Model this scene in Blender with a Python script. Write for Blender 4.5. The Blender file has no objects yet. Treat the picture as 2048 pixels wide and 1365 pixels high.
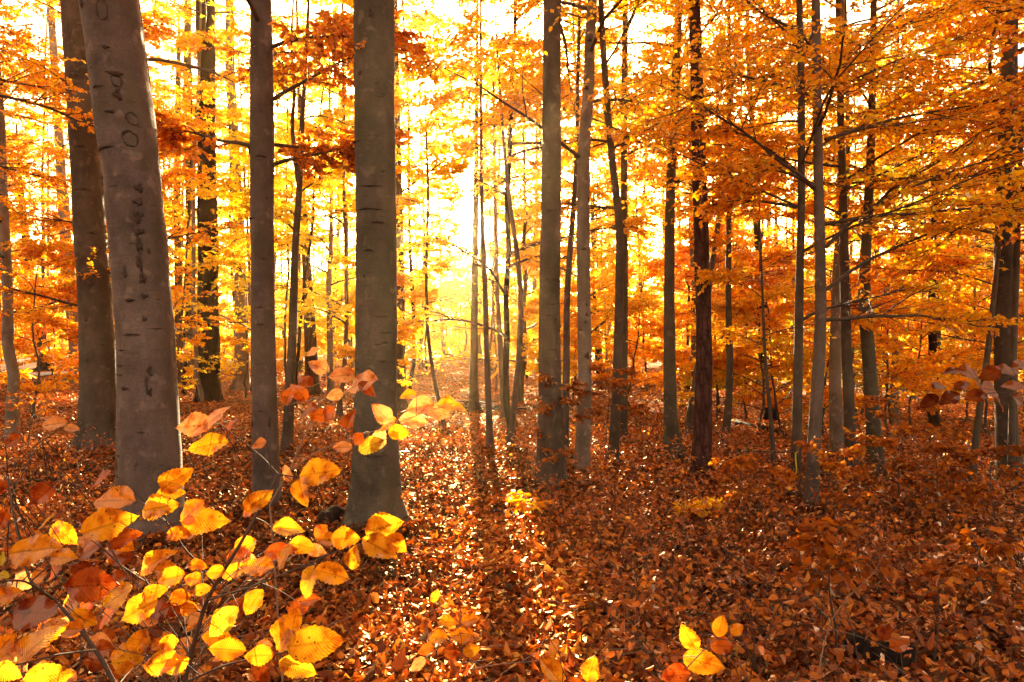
import bpy, math
import numpy as np
from math import radians, pi

# ------------------------------------------------------------------ camera, world, sun, exposure
sc = bpy.context.scene
W2, H2, F = 1024.0, 682.5, 1365.0          # photo centre and focal length in photo pixels
EYE = 1.6
cam = bpy.data.objects.new('camera', bpy.data.cameras.new('camera'))
sc.collection.objects.link(cam); sc.camera = cam
cam.data.sensor_width = 36.0; cam.data.lens = 24.0
cam.data.clip_start = 0.02; cam.data.clip_end = 900.0
cam.location = (0, 0, EYE); cam.rotation_euler = (radians(90), 0, 0)

SUN_AZ, SUN_EL = radians(-3.7), radians(14.5)      # azimuth from +Y towards +X
SD = np.array([math.sin(SUN_AZ)*math.cos(SUN_EL), math.cos(SUN_AZ)*math.cos(SUN_EL), math.sin(SUN_EL)])
w = bpy.data.worlds.new('World'); sc.world = w; w.use_nodes = True
nt = w.node_tree; nt.nodes.clear()
sky = nt.nodes.new('ShaderNodeTexSky'); sky.sky_type = 'NISHITA'; sky.sun_disc = False
sky.sun_elevation = SUN_EL; sky.sun_rotation = SUN_AZ
sky.dust_density = 4.0; sky.air_density = 1.0; sky.ozone_density = 0.3
bg = nt.nodes.new('ShaderNodeBackground'); bg.inputs[1].default_value = 0.11
wo = nt.nodes.new('ShaderNodeOutputWorld')
warm = nt.nodes.new('ShaderNodeMix'); warm.data_type = 'RGBA'; warm.blend_type = 'MULTIPLY'; warm.inputs[0].default_value = 1.0
warm.inputs[7].default_value = (1.0, .71, .46, 1)          # warm white balance of the daylight
nt.links.new(sky.outputs[0], warm.inputs[6]); nt.links.new(warm.outputs[2], bg.inputs[0]); nt.links.new(bg.outputs[0], wo.inputs[0])
sl = bpy.data.lights.new('sun', 'SUN'); sl.energy = 5.0; sl.angle = radians(0.5); sl.color = (1.0, 0.76, 0.43)
sun = bpy.data.objects.new('sun', sl); sc.collection.objects.link(sun)
from mathutils import Vector
sun.rotation_euler = Vector((-SD[0], -SD[1], -SD[2])).to_track_quat('-Z', 'Y').to_euler()
vs = sc.view_settings
vs.view_transform = 'Standard'; vs.look = 'None'; vs.gamma = 1.0; vs.exposure = 3.2; vs.use_curve_mapping = False
sc.display_settings.display_device = 'sRGB'
cy = sc.cycles
cy.max_bounces = 12; cy.diffuse_bounces = 5; cy.glossy_bounces = 2; cy.transmission_bounces = 10; cy.volume_bounces = 1
cy.transparent_max_bounces = 4; cy.sample_clamp_indirect = 6.0; cy.caustics_reflective = False; cy.caustics_refractive = False
cy.use_denoising = True; cy.use_adaptive_sampling = True; cy.adaptive_threshold = 0.02

RNG = np.random.default_rng(11)
col = sc.collection

# ------------------------------------------------------------------ helpers
def vnoise(x, y, seed=0):
    """smooth value noise"""
    x = np.asarray(x, float); y = np.asarray(y, float)
    xi = np.floor(x).astype(np.int64); yi = np.floor(y).astype(np.int64)
    fx = x-xi; fy = y-yi; fx = fx*fx*(3-2*fx); fy = fy*fy*(3-2*fy)
    def h(a, b):
        n = (a*374761393 + b*668265263 + seed*974634777) & 0x7fffffff
        n = ((n ^ (n >> 13)) * 1274126177) & 0x7fffffff
        return ((n ^ (n >> 16)) & 0xffff)/65535.0
    return (h(xi, yi)*(1-fx)+h(xi+1, yi)*fx)*(1-fy)+(h(xi, yi+1)*(1-fx)+h(xi+1, yi+1)*fx)*fy
def sstep(a, b, x):
    t = np.clip((x-a)/(b-a), 0, 1); return t*t*(3-2*t)
def terrain(x, y):
    x = np.asarray(x, float); y = np.asarray(y, float)
    h = 0.10*(vnoise(x*.35+9, y*.35, 1)-.5) + 0.05*(vnoise(x*1.3, y*1.3, 2)-.5)
    h = h + 0.30*(vnoise(x*.09+3, y*.09+5, 3)-.5)*sstep(6, 18, np.hypot(x, y))
    h = h - sstep(1.0, 11.0, x-0.22*(y-8))*np.maximum(y-8.5, 0)*0.055*(y < 60) - sstep(1.0, 11.0, x-0.22*(y-8))*51.5*0.055*(y >= 60)
    h = h + sstep(16, 50, y)*0.5*sstep(4, -8, x)
    return h - 0.02
def link(o, parent=None):
    col.objects.link(o)
    if parent is not None: o.parent = parent
    return o
def mk(name, v, f, mat, parent=None, origin=None, rnd=None, smooth=True, uv=None, fmat=None):
    """one mesh object from numpy verts (n,3) and faces (m,k)"""
    me = bpy.data.meshes.new(name)
    v = np.asarray(v, np.float32)
    if origin is not None: v = v-np.asarray(origin, np.float32)
    f = np.asarray(f, np.int32); m, k = f.shape
    me.vertices.add(len(v)); me.vertices.foreach_set('co', v.ravel())
    me.loops.add(m*k); me.loops.foreach_set('vertex_index', f.ravel())
    me.polygons.add(m); me.polygons.foreach_set('loop_start', np.arange(m, dtype=np.int32)*k)
    me.polygons.foreach_set('use_smooth', np.full(m, smooth))
    for q in (mat if isinstance(mat, (list, tuple)) else [mat]): me.materials.append(q)
    if fmat is not None: me.polygons.foreach_set('material_index', np.asarray(fmat, np.int32))
    if rnd is not None:
        a = me.attributes.new('rnd', 'FLOAT', 'FACE'); a.data.foreach_set('value', np.asarray(rnd, np.float32))
    if uv is not None:
        l = me.uv_layers.new(name='UVMap'); l.data.foreach_set('uv', np.asarray(uv, np.float32)[f.ravel()].ravel())
    me.update(calc_edges=True)
    o = bpy.data.objects.new(name, me)
    link(o, parent)
    return o
def empty(name, loc, label=None, cat=None, group=None, kind=None):
    o = bpy.data.objects.new(name, None); link(o); o.location = loc; o.empty_display_size = .2
    tag(o, label, cat, group, kind); return o
def tag(o, label=None, cat=None, group=None, kind=None):
    if label: o['label'] = label
    if cat: o['category'] = cat
    if group: o['group'] = group
    if kind: o['kind'] = kind
    return o
def norm(a):
    return a/np.maximum(np.linalg.norm(a, axis=-1, keepdims=True), 1e-9)

def tubes(P, R, S=6):
    """P (n,K,3), R (n,K) -> verts, quads of n open tubes"""
    n, K, _ = P.shape
    T = np.empty_like(P); T[:, 1:-1] = P[:, 2:]-P[:, :-2]; T[:, 0] = P[:, 1]-P[:, 0]; T[:, -1] = P[:, -1]-P[:, -2]
    T = norm(T)
    ref = np.where(np.abs(T[:, :1, 2:3]) > .8, np.array([1., 0, 0]), np.array([0, 0, 1.]))
    A = norm(np.cross(T, np.broadcast_to(ref, T.shape))); B = np.cross(T, A)
    th = np.arange(S)*2*pi/S
    V = P[:, :, None]+R[:, :, None, None]*(np.cos(th)[:, None]*A[:, :, None]+np.sin(th)[:, None]*B[:, :, None])
    i = np.arange(K-1)[:, None]*S; j = np.arange(S)[None]; j2 = (j+1) % S
    q = np.stack([i+j, i+j2, i+S+j2, i+S+j], -1).reshape(-1, 4)
    q = (q[None]+(np.arange(n)*K*S)[:, None, None]).reshape(-1, 4)
    return V.reshape(-1, 3), q

def leafmesh(pos, d, nr, size, detail, curl=None, wid=0.62):
    """many beech leaves. detail 1: folded 6-vert leaf (2 quads), 0: diamond (1 quad)"""
    n = len(pos); d = norm(d); s = norm(np.cross(nr, d)); u = np.cross(d, s)
    L = size[:, None]; Wd = L*wid*.5
    if curl is None: curl = RNG.uniform(-.12, .2, n)
    c = curl[:, None]
    fold = RNG.uniform(.05, .35, n)[:, None]*Wd
    if detail:
        b = pos; t = pos+d*L-u*L*c
        l1 = pos+d*L*.28+s*Wd*.9+u*(fold+L*c*.3); l2 = pos+d*L*.68+s*Wd*.85+u*(fold+L*c*.1)
        r1 = pos+d*L*.28-s*Wd*.9+u*(fold+L*c*.3); r2 = pos+d*L*.68-s*Wd*.85+u*(fold+L*c*.1)
        V = np.stack([b, r1, r2, t, l2, l1], 1).reshape(-1, 3)
        base = np.arange(n)[:, None, None]*6
        Fq = (np.array([[0, 1, 2, 3], [0, 3, 4, 5]])[None]+base).reshape(-1, 4)
        return V, Fq, 2
    b = pos; t = pos+d*L
    l = pos+d*L*.45+s*Wd+u*fold; r = pos+d*L*.45-s*Wd+u*fold
    V = np.stack([b, r, t, l], 1).reshape(-1, 3)
    return V, np.arange(n*4).reshape(-1, 4), 1

# ------------------------------------------------------------------ materials
def newmat(name):
    m = bpy.data.materials.new(name); m.use_nodes = True
    t = m.node_tree; t.nodes.clear(); return m, t, t.nodes, t.links
def ramp(N, stops, interp='LINEAR'):
    r = N.new('ShaderNodeValToRGB'); r.color_ramp.interpolation = interp
    e = r.color_ramp.elements
    while len(e) < len(stops): e.new(.5)
    for k, (p, c) in enumerate(stops):
        e[k].position = p; e[k].color = (*c, 1)
    return r
def leaf_mat(name, stops, trans=.55, gloss=.08, rough=.45, tint=(1.25, 1.1, .8), veins=False, gcol=(1, .92, .8), fmax=.5):
    m, t, N, Lk = newmat(name)
    at = N.new('ShaderNodeAttribute'); at.attribute_name = 'rnd'
    r = ramp(N, stops); Lk.new(at.outputs['Fac'], r.inputs[0])
    colr = r.outputs[0]
    df = N.new('ShaderNodeBsdfDiffuse'); tr = N.new('ShaderNodeBsdfTranslucent'); gl = N.new('ShaderNodeBsdfGlossy')
    gl.inputs['Roughness'].default_value = rough; gl.inputs['Color'].default_value = (*gcol, 1)
    if veins:
        uv = N.new('ShaderNodeUVMap'); sx = N.new('ShaderNodeSeparateXYZ'); Lk.new(uv.outputs[0], sx.inputs[0])
        # herring-bone side veins: sin(2 pi k (v - .45|u|))
        ab = N.new('ShaderNodeMath'); ab.operation = 'ABSOLUTE'; Lk.new(sx.outputs[0], ab.inputs[0])
        m1 = N.new('ShaderNodeMath'); m1.operation = 'MULTIPLY_ADD'; m1.inputs[1].default_value = -.40; Lk.new(ab.outputs[0], m1.inputs[0]); Lk.new(sx.outputs[1], m1.inputs[2])
        m2 = N.new('ShaderNodeMath'); m2.operation = 'MULTIPLY'; m2.inputs[1].default_value = 2*pi*9; Lk.new(m1.outputs[0], m2.inputs[0])
        m3 = N.new('ShaderNodeMath'); m3.operation = 'SINE'; Lk.new(m2.outputs[0], m3.inputs[0])
        m4 = N.new('ShaderNodeMath'); m4.operation = 'ABSOLUTE'; Lk.new(m3.outputs[0], m4.inputs[0])
        vr = ramp(N, [(0.0, (.72, .70, .68)), (.25, (1, 1, 1)), (1, (1.0, 1.0, 1.0))]); Lk.new(m4.outputs[0], vr.inputs[0])
        mid = ramp(N, [(0.0, (.6, .55, .5)), (.035, (.7, .66, .62)), (.06, (1, 1, 1))]); Lk.new(ab.outputs[0], mid.inputs[0])
        mx = N.new('ShaderNodeMix'); mx.data_type = 'RGBA'; mx.blend_type = 'MULTIPLY'; mx.inputs[0].default_value = .38
        Lk.new(colr, mx.inputs[6]); Lk.new(vr.outputs[0], mx.inputs[7])
        mx2 = N.new('ShaderNodeMix'); mx2.data_type = 'RGBA'; mx2.blend_type = 'MULTIPLY'; mx2.inputs[0].default_value = .8
        Lk.new(mx.outputs[2], mx2.inputs[6]); Lk.new(mid.outputs[0], mx2.inputs[7])
        # mottled blotches and brown specks
        tc = N.new('ShaderNodeTexCoord')
        nz = N.new('ShaderNodeTexNoise'); nz.inputs['Scale'].default_value = 40; nz.inputs['Detail'].default_value = 4; Lk.new(tc.outputs['Object'], nz.inputs[0])
        nr_ = ramp(N, [(.34, (.40, .16, .08)), (.41, (.74, .46, .3)), (.5, (.95, .84, .72)), (.64, (1.08, 1.08, 1.0))]); Lk.new(nz.outputs[0], nr_.inputs[0])
        mx3 = N.new('ShaderNodeMix'); mx3.data_type = 'RGBA'; mx3.blend_type = 'MULTIPLY'; mx3.inputs[0].default_value = .9
        Lk.new(mx2.outputs[2], mx3.inputs[6]); Lk.new(nr_.outputs[0], mx3.inputs[7])
        vo = N.new('ShaderNodeTexVoronoi'); vo.inputs['Scale'].default_value = 70; Lk.new(tc.outputs['Object'], vo.inputs[0])
        sp = ramp(N, [(0.10, (.12, .06, .04)), (.17, (1, 1, 1))]); Lk.new(vo.outputs['Distance'], sp.inputs[0])
        mx4 = N.new('ShaderNodeMix'); mx4.data_type = 'RGBA'; mx4.blend_type = 'MULTIPLY'; mx4.inputs[0].default_value = .8
        Lk.new(mx3.outputs[2], mx4.inputs[6]); Lk.new(sp.outputs[0], mx4.inputs[7])
        colr = mx4.outputs[2]
        bp = N.new('ShaderNodeBump'); bp.inputs['Strength'].default_value = .6; bp.inputs['Distance'].default_value = .0015
        Lk.new(m4.outputs[0], bp.inputs['Height'])
        for q in (df, tr, gl): Lk.new(bp.outputs[0], q.inputs['Normal'])
    mt = N.new('ShaderNodeMix'); mt.data_type = 'RGBA'; mt.blend_type = 'MULTIPLY'; mt.inputs[0].default_value = 1
    mt.inputs[7].default_value = (*tint, 1); Lk.new(colr, mt.inputs[6])
    Lk.new(colr, df.inputs[0]); Lk.new(mt.outputs[2], tr.inputs[0])
    a = N.new('ShaderNodeMixShader'); a.inputs[0].default_value = trans; Lk.new(df.outputs[0], a.inputs[1]); Lk.new(tr.outputs[0], a.inputs[2])
    fr = N.new('ShaderNodeFresnel'); fr.inputs[0].default_value = 1.4
    fm = N.new('ShaderNodeMath'); fm.operation = 'MULTIPLY'; fm.inputs[1].default_value = gloss*10; Lk.new(fr.outputs[0], fm.inputs[0])
    fc = N.new('ShaderNodeMath'); fc.operation = 'MINIMUM'; fc.inputs[1].default_value = fmax; Lk.new(fm.outputs[0], fc.inputs[0])
    b = N.new('ShaderNodeMixShader'); Lk.new(fc.outputs[0], b.inputs[0]); Lk.new(a.outputs[0], b.inputs[1]); Lk.new(gl.outputs[0], b.inputs[2])
    o = N.new('ShaderNodeOutputMaterial'); Lk.new(b.outputs[0], o.inputs[0])
    return m
PAL = {
    'yellow': [(0, (.88, .42, .01)), (.25, (.97, .68, .02)), (.7, (.98, .80, .04)), (1, (.95, .86, .10))],
    'gold':   [(0, (.75, .28, .01)), (.3, (.95, .52, .01)), (.7, (.98, .66, .02)), (1, (.98, .78, .05))],
    'orange': [(0, (.50, .13, .004)), (.3, (.93, .36, .005)), (.75, (.99, .50, .008)), (1, (.99, .66, .02))],
    'amber':  [(0, (.55, .15, .004)), (.3, (.95, .40, .006)), (.75, (.99, .56, .008)), (1, (.99, .72, .025))],
    'russet': [(0, (.10, .02, .003)), (.4, (.34, .075, .004)), (.8, (.58, .16, .006)), (1, (.75, .30, .02))],
    'rust':   [(0, (.28, .06, .006)), (.4, (.66, .18, .008)), (.8, (.88, .30, .01)), (1, (.94, .45, .02))],
    'green':  [(0, (.45, .48, .02)), (.5, (.78, .70, .03)), (1, (.94, .76, .05))],
}
LEAF = {k: leaf_mat('leaf_'+k, s, trans=.64, gloss=.02, tint=(1.04, 1.06, .7)) for k, s in PAL.items()}
LITTER = leaf_mat('litter_leaf', [(0, (.018, .003, .001)), (.3, (.105, .015, .002)), (.62, (.36, .060, .003)), (.86, (.66, .17, .006)), (1, (.84, .40, .05))], trans=.35, gloss=.11, rough=.48, gcol=(1, .78, .46), fmax=.17)
SHRUB = leaf_mat('shrub_leaf', [(0, (.10, .022, .004)), (.4, (.38, .085, .006)), (.8, (.66, .20, .012)), (1, (.85, .40, .03))], trans=.5)
HERO = {
    'Y': leaf_mat('big_leaf_yellow', [(0, (.90, .38, .012)), (.6, (.94, .46, .018)), (1, (.95, .54, .026))], veins=True, trans=.58, gloss=.012, tint=(1, 1, .8)),
    'O': leaf_mat('big_leaf_orange', [(0, (.80, .26, .008)), (1, (.93, .40, .014))], veins=True, trans=.58, gloss=.012, tint=(1, 1, .8)),
    'R': leaf_mat('big_leaf_russet', [(0, (.26, .050, .008)), (1, (.52, .13, .012))], veins=True, trans=.5, gloss=.012),
    'P': leaf_mat('big_leaf_tan', [(0, (.74, .33, .12)), (1, (.86, .47, .18))], veins=True, trans=.5, gloss=.012),
    'B': leaf_mat('big_leaf_brown', [(0, (.10, .020, .003)), (1, (.28, .065, .007))], veins=True, trans=.45, gloss=.012),
    'G': leaf_mat('big_leaf_green', [(0, (.52, .50, .03)), (1, (.66, .58, .04))], veins=True, trans=.5, gloss=.012),
}
def bark_beech(name, c1, c2, dark, band=1.0, lit=None):
    m, t, N, Lk = newmat(name)
    tc = N.new('ShaderNodeTexCoord')
    mp = N.new('ShaderNodeMapping'); mp.inputs['Scale'].default_value = (3, 3, 26); Lk.new(tc.outputs['Object'], mp.inputs[0])
    n1 = N.new('ShaderNodeTexNoise'); n1.inputs['Scale'].default_value = 1.4; n1.inputs['Detail'].default_value = 6; Lk.new(mp.outputs[0], n1.inputs[0])
    n2 = N.new('ShaderNodeTexNoise'); n2.inputs['Scale'].default_value = 3.0; n2.inputs['Detail'].default_value = 5; n2.inputs['Roughness'].default_value = .6; Lk.new(tc.outputs['Object'], n2.inputs[0])
    n4 = N.new('ShaderNodeTexNoise'); n4.inputs['Scale'].default_value = 70; n4.inputs['Detail'].default_value = 4; Lk.new(tc.outputs['Object'], n4.inputs[0])
    r1 = ramp(N, [(.34, c1), (.62, c2)]); Lk.new(n2.outputs[0], r1.inputs[0])
    # fine speckle
    r4 = ramp(N, [(.35, (.78, .78, .78)), (.65, (1.15, 1.13, 1.1))]); Lk.new(n4.outputs[0], r4.inputs[0])
    a = N.new('ShaderNodeMix'); a.data_type = 'RGBA'; a.blend_type = 'MULTIPLY'; a.inputs[0].default_value = .8; Lk.new(r1.outputs[0], a.inputs[6]); Lk.new(r4.outputs[0], a.inputs[7])
    # horizontal lenticel dashes: cells stretched sideways
    mp2 = N.new('ShaderNodeMapping'); mp2.inputs['Scale'].default_value = (4.5, 4.5, 24); mp2.inputs['Location'].default_value = (.3, .1, .7); Lk.new(tc.outputs['Object'], mp2.inputs[0])
    n3 = N.new('ShaderNodeTexNoise'); n3.inputs['Scale'].default_value = 1.15; n3.inputs['Detail'].default_value = 2.5; Lk.new(mp2.outputs[0], n3.inputs[0])
    r3 = ramp(N, [(.675, (0, 0, 0)), (.74, (.72, .72, .72))]); Lk.new(n3.outputs[0], r3.inputs[0])
    b = N.new('ShaderNodeMix'); b.data_type = 'RGBA'; Lk.new(a.outputs[2], b.inputs[6]); b.inputs[7].default_value = (*dark, 1); Lk.new(r3.outputs[0], b.inputs[0])
    # soft darker stains
    n5 = N.new('ShaderNodeTexNoise'); n5.inputs['Scale'].default_value = 1.6; n5.inputs['Detail'].default_value = 7; n5.inputs['Roughness'].default_value = .65
    mp5 = N.new('ShaderNodeMapping'); mp5.inputs['Scale'].default_value = (2, 2, .9); mp5.inputs['Location'].default_value = (5, 2, 1); Lk.new(tc.outputs['Object'], mp5.inputs[0]); Lk.new(mp5.outputs[0], n5.inputs[0])
    r5 = ramp(N, [(.40, (.55, .52, .50)), (.55, (1, 1, 1))]); Lk.new(n5.outputs[0], r5.inputs[0])
    c = N.new('ShaderNodeMix'); c.data_type = 'RGBA'; c.blend_type = 'MULTIPLY'; c.inputs[0].default_value = .75; Lk.new(b.outputs[2], c.inputs[6]); Lk.new(r5.outputs[0], c.inputs[7])
    n6 = N.new('ShaderNodeTexNoise'); n6.inputs['Scale'].default_value = 2.3; n6.inputs['Detail'].default_value = 6; n6.inputs['Roughness'].default_value = .7
    mp6 = N.new('ShaderNodeMapping'); mp6.inputs['Scale'].default_value = (1.4, 1.4, .45); mp6.inputs['Location'].default_value = (2, 9, 4); Lk.new(tc.outputs['Object'], mp6.inputs[0]); Lk.new(mp6.outputs[0], n6.inputs[0])
    r6 = ramp(N, [(.50, (0, 0, 0)), (.64, (.55, .55, .55))]); Lk.new(n6.outputs[0], r6.inputs[0])
    c6 = N.new('ShaderNodeMix'); c6.data_type = 'RGBA'; Lk.new(r6.outputs[0], c6.inputs[0]); Lk.new(c.outputs[2], c6.inputs[6]); c6.inputs[7].default_value = (c1[0]*.9, c1[1]*1.12, c1[2]*.62, 1)
    n7 = N.new('ShaderNodeTexNoise'); n7.inputs['Scale'].default_value = 9; n7.inputs['Detail'].default_value = 5; Lk.new(tc.outputs['Object'], n7.inputs[0])
    r7 = ramp(N, [(.60, (0, 0, 0)), (.68, (.6, .6, .6))]); Lk.new(n7.outputs[0], r7.inputs[0])
    c7 = N.new('ShaderNodeMix'); c7.data_type = 'RGBA'; Lk.new(r7.outputs[0], c7.inputs[0]); Lk.new(c6.outputs[2], c7.inputs[6]); c7.inputs[7].default_value = (min(c2[0]*1.35, 1), c2[1]*1.35, c2[2]*1.25, 1)
    c = c7
    bs = N.new('ShaderNodeBsdfPrincipled'); bs.inputs['Roughness'].default_value = .78; bs.inputs['Specular IOR Level'].default_value = .3
    Lk.new(c.outputs[2], bs.inputs['Base Color'])
    bp = N.new('ShaderNodeBump'); bp.inputs['Strength'].default_value = .4; bp.inputs['Distance'].default_value = .015*band; Lk.new(n1.outputs[0], bp.inputs['Height'])
    inv = N.new('ShaderNodeMath'); inv.operation = 'SUBTRACT'; inv.inputs[0].default_value = 1; Lk.new(r3.outputs[0], inv.inputs[1])
    bp2 = N.new('ShaderNodeBump'); bp2.inputs['Strength'].default_value = .8; bp2.inputs['Distance'].default_value = .012; Lk.new(inv.outputs[0], bp2.inputs['Height']); Lk.new(bp.outputs[0], bp2.inputs['Normal'])
    bp3 = N.new('ShaderNodeBump'); bp3.inputs['Strength'].default_value = .35; bp3.inputs['Distance'].default_value = .004; Lk.new(n4.outputs[0], bp3.inputs['Height']); Lk.new(bp2.outputs[0], bp3.inputs['Normal'])
    Lk.new(bp3.outputs[0], bs.inputs['Normal'])
    o = N.new('ShaderNodeOutputMaterial'); Lk.new(bs.outputs[0], o.inputs[0]); return m
def bark_rough(name, c1, c2):
    m, t, N, Lk = newmat(name)
    tc = N.new('ShaderNodeTexCoord')
    mp = N.new('ShaderNodeMapping'); mp.inputs['Scale'].default_value = (17, 17, 3.2); Lk.new(tc.outputs['Object'], mp.inputs[0])
    nn = N.new('ShaderNodeTexNoise'); nn.inputs['Scale'].default_value = 5; Lk.new(tc.outputs['Object'], nn.inputs[0])
    ad = N.new('ShaderNodeVectorMath'); ad.operation = 'ADD'; Lk.new(mp.outputs[0], ad.inputs[0]); Lk.new(nn.outputs['Color'], ad.inputs[1])
    vo = N.new('ShaderNodeTexVoronoi'); vo.feature = 'DISTANCE_TO_EDGE'; vo.inputs['Scale'].default_value = 1; Lk.new(ad.outputs[0], vo.inputs[0])
    r = ramp(N, [(0, (c1[0]*.35, c1[1]*.35, c1[2]*.35)), (.12, c1), (.5, c2)]); Lk.new(vo.outputs[0], r.inputs[0])
    n4 = N.new('ShaderNodeTexNoise'); n4.inputs['Scale'].default_value = 30; n4.inputs['Detail'].default_value = 5; Lk.new(tc.outputs['Object'], n4.inputs[0])
    r4 = ramp(N, [(.3, (.6, .6, .6)), (.7, (1.3, 1.25, 1.2))]); Lk.new(n4.outputs[0], r4.inputs[0])
    a = N.new('ShaderNodeMix'); a.data_type = 'RGBA'; a.blend_type = 'MULTIPLY'; a.inputs[0].default_value = 1; Lk.new(r.outputs[0], a.inputs[6]); Lk.new(r4.outputs[0], a.inputs[7])
    bs = N.new('ShaderNodeBsdfPrincipled'); bs.inputs['Roughness'].default_value = .9; bs.inputs['Specular IOR Level'].default_value = .2; Lk.new(a.outputs[2], bs.inputs['Base Color'])
    bp = N.new('ShaderNodeBump'); bp.inputs['Strength'].default_value = 1; bp.inputs['Distance'].default_value = .03; Lk.new(r.outputs[0], bp.inputs['Height'])
    Lk.new(bp.outputs[0], bs.inputs['Normal'])
    o = N.new('ShaderNodeOutputMaterial'); Lk.new(bs.outputs[0], o.inputs[0]); return m
def _k(c, k): return tuple(x*k for x in c)
BARK = {
    'mauve': bark_beech('beech_bark_mauve_grey', (.084, .053, .047), (.164, .110, .096), (.022, .013, .011)),
    'brown': bark_beech('beech_bark_brown_grey', (.060, .039, .029), (.116, .078, .059), (.016, .010, .008)),
    'olive': bark_beech('beech_bark_olive_grey', (.068, .052, .036), (.126, .098, .068), (.018, .013, .009)),
    'pale':  bark_beech('beech_bark_pale', (.17, .120, .097), (.27, .20, .165), (.04, .022, .017)),
    'red':   bark_rough('pine_bark_reddish', (.06, .022, .019), (.105, .044, .036)),
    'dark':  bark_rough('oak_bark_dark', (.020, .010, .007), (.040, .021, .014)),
}
def plain(name, c, rough=.8, noise=0, c2=None):
    m, t, N, Lk = newmat(name)
    bs = N.new('ShaderNodeBsdfPrincipled'); bs.inputs['Roughness'].default_value = rough
    tc = N.new('ShaderNodeTexCoord'); nz = N.new('ShaderNodeTexNoise'); nz.inputs['Scale'].default_value = 22; nz.inputs['Detail'].default_value = 4; Lk.new(tc.outputs['Object'], nz.inputs[0])
    r = ramp(N, [(.35, c), (.65, c2 or tuple(x*.6 for x in c))]); Lk.new(nz.outputs[0], r.inputs[0]); Lk.new(r.outputs[0], bs.inputs['Base Color'])
    bp = N.new('ShaderNodeBump'); bp.inputs['Strength'].default_value = .5; bp.inputs['Distance'].default_value = .01; Lk.new(nz.outputs[0], bp.inputs['Height']); Lk.new(bp.outputs[0], bs.inputs['Normal'])
    o = N.new('ShaderNodeOutputMaterial'); Lk.new(bs.outputs[0], o.inputs[0]); return m
TWIG = plain('twig_bark', (.07, .038, .025), .7)
TWIGP = plain('pale_twig_bark', (.28, .17, .11), .7)
SCAR = plain('scar_bark', (.035, .018, .014), .9, c2=(.075, .042, .032))
def ground_mat():
    m, t, N, Lk = newmat('forest_soil')
    tc = N.new('ShaderNodeTexCoord')
    vo = N.new('ShaderNodeTexVoronoi'); vo.inputs['Scale'].default_value = 22; Lk.new(tc.outputs['Object'], vo.inputs[0])
    hs = N.new('ShaderNodeSeparateColor'); Lk.new(vo.outputs['Color'], hs.inputs[0])
    r = ramp(N, [(0, (.015, .005, .003)), (.45, (.08, .02, .006)), (.8, (.2, .06, .012)), (1, (.34, .13, .03))]); Lk.new(hs.outputs[0], r.inputs[0])
    bs = N.new('ShaderNodeBsdfPrincipled'); bs.inputs['Roughness'].default_value = .7; Lk.new(r.outputs[0], bs.inputs['Base Color'])
    bp = N.new('ShaderNodeBump'); bp.inputs['Strength'].default_value = .9; bp.inputs['Distance'].default_value = .02; Lk.new(vo.outputs['Distance'], bp.inputs['Height']); Lk.new(bp.outputs[0], bs.inputs['Normal'])
    o = N.new('ShaderNodeOutputMaterial'); Lk.new(bs.outputs[0], o.inputs[0]); return m

# ------------------------------------------------------------------ ground
def build_ground():
    def ax(lo, hi, n0):
        u = np.linspace(-1, 1, n0); return u
    gx = np.sinh(np.linspace(-1, 1, 260)*4.2)/np.sinh(4.2)*170
    gy = np.concatenate([-np.sinh(np.linspace(1, 0, 60)*4)/np.sinh(4)*40, (np.sinh(np.linspace(0, 1, 260)*4)/np.sinh(4)*170)[1:]])
    X, Y = np.meshgrid(gx, gy); Z = terrain(X, Y)
    V = np.stack([X, Y, Z], -1).reshape(-1, 3); a, b = X.shape
    i = (np.arange(a-1)[:, None]*b+np.arange(b-1)[None]).ravel()
    o = mk('ground', V, np.stack([i, i+1, i+b+1, i+b], -1), ground_mat()); tag(o, kind='structure')
build_ground()

# lit patches of ground: the sun comes down clear corridors to reach them
def lit_mask(x, y):
    """1 where the sun reaches the floor"""
    cx = 0.24-0.112*y
    wd = .50+.036*np.clip(y, 0, 30)+.30*(vnoise(x*.1, y*.8, 21)-.5)
    m = (np.abs(x-cx) < wd) & (y > -7.5) & (y < 15.5) & (vnoise(x*1.6, y*.5, 27) > .10)
    # broken streaks crossing the slope to the right and a few flecks elsewhere
    s = (np.abs(y-(9.6+.10*x)) < .45) & (x > .8) & (x < 9) & (vnoise(x*1.1, y*.4, 22) > .40)
    s |= (vnoise(x*.55+3, y*.16, 23) > .80)
    return m | s
def sun_cull(pos, keep=.0, z0=.1):
    """True for points to keep"""
    t = (pos[:, 2]-z0)/math.tan(SUN_EL)
    hx = pos[:, 0]-t*math.sin(SUN_AZ); hy = pos[:, 1]-t*math.cos(SUN_AZ)
    m = lit_mask(hx, hy)
    return ~m | (RNG.random(len(pos)) < keep+np.where(hy > 13, .4, 0.)+np.where((pos[:, 1] > 30) & (hy < 13), .06, 0.))

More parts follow.
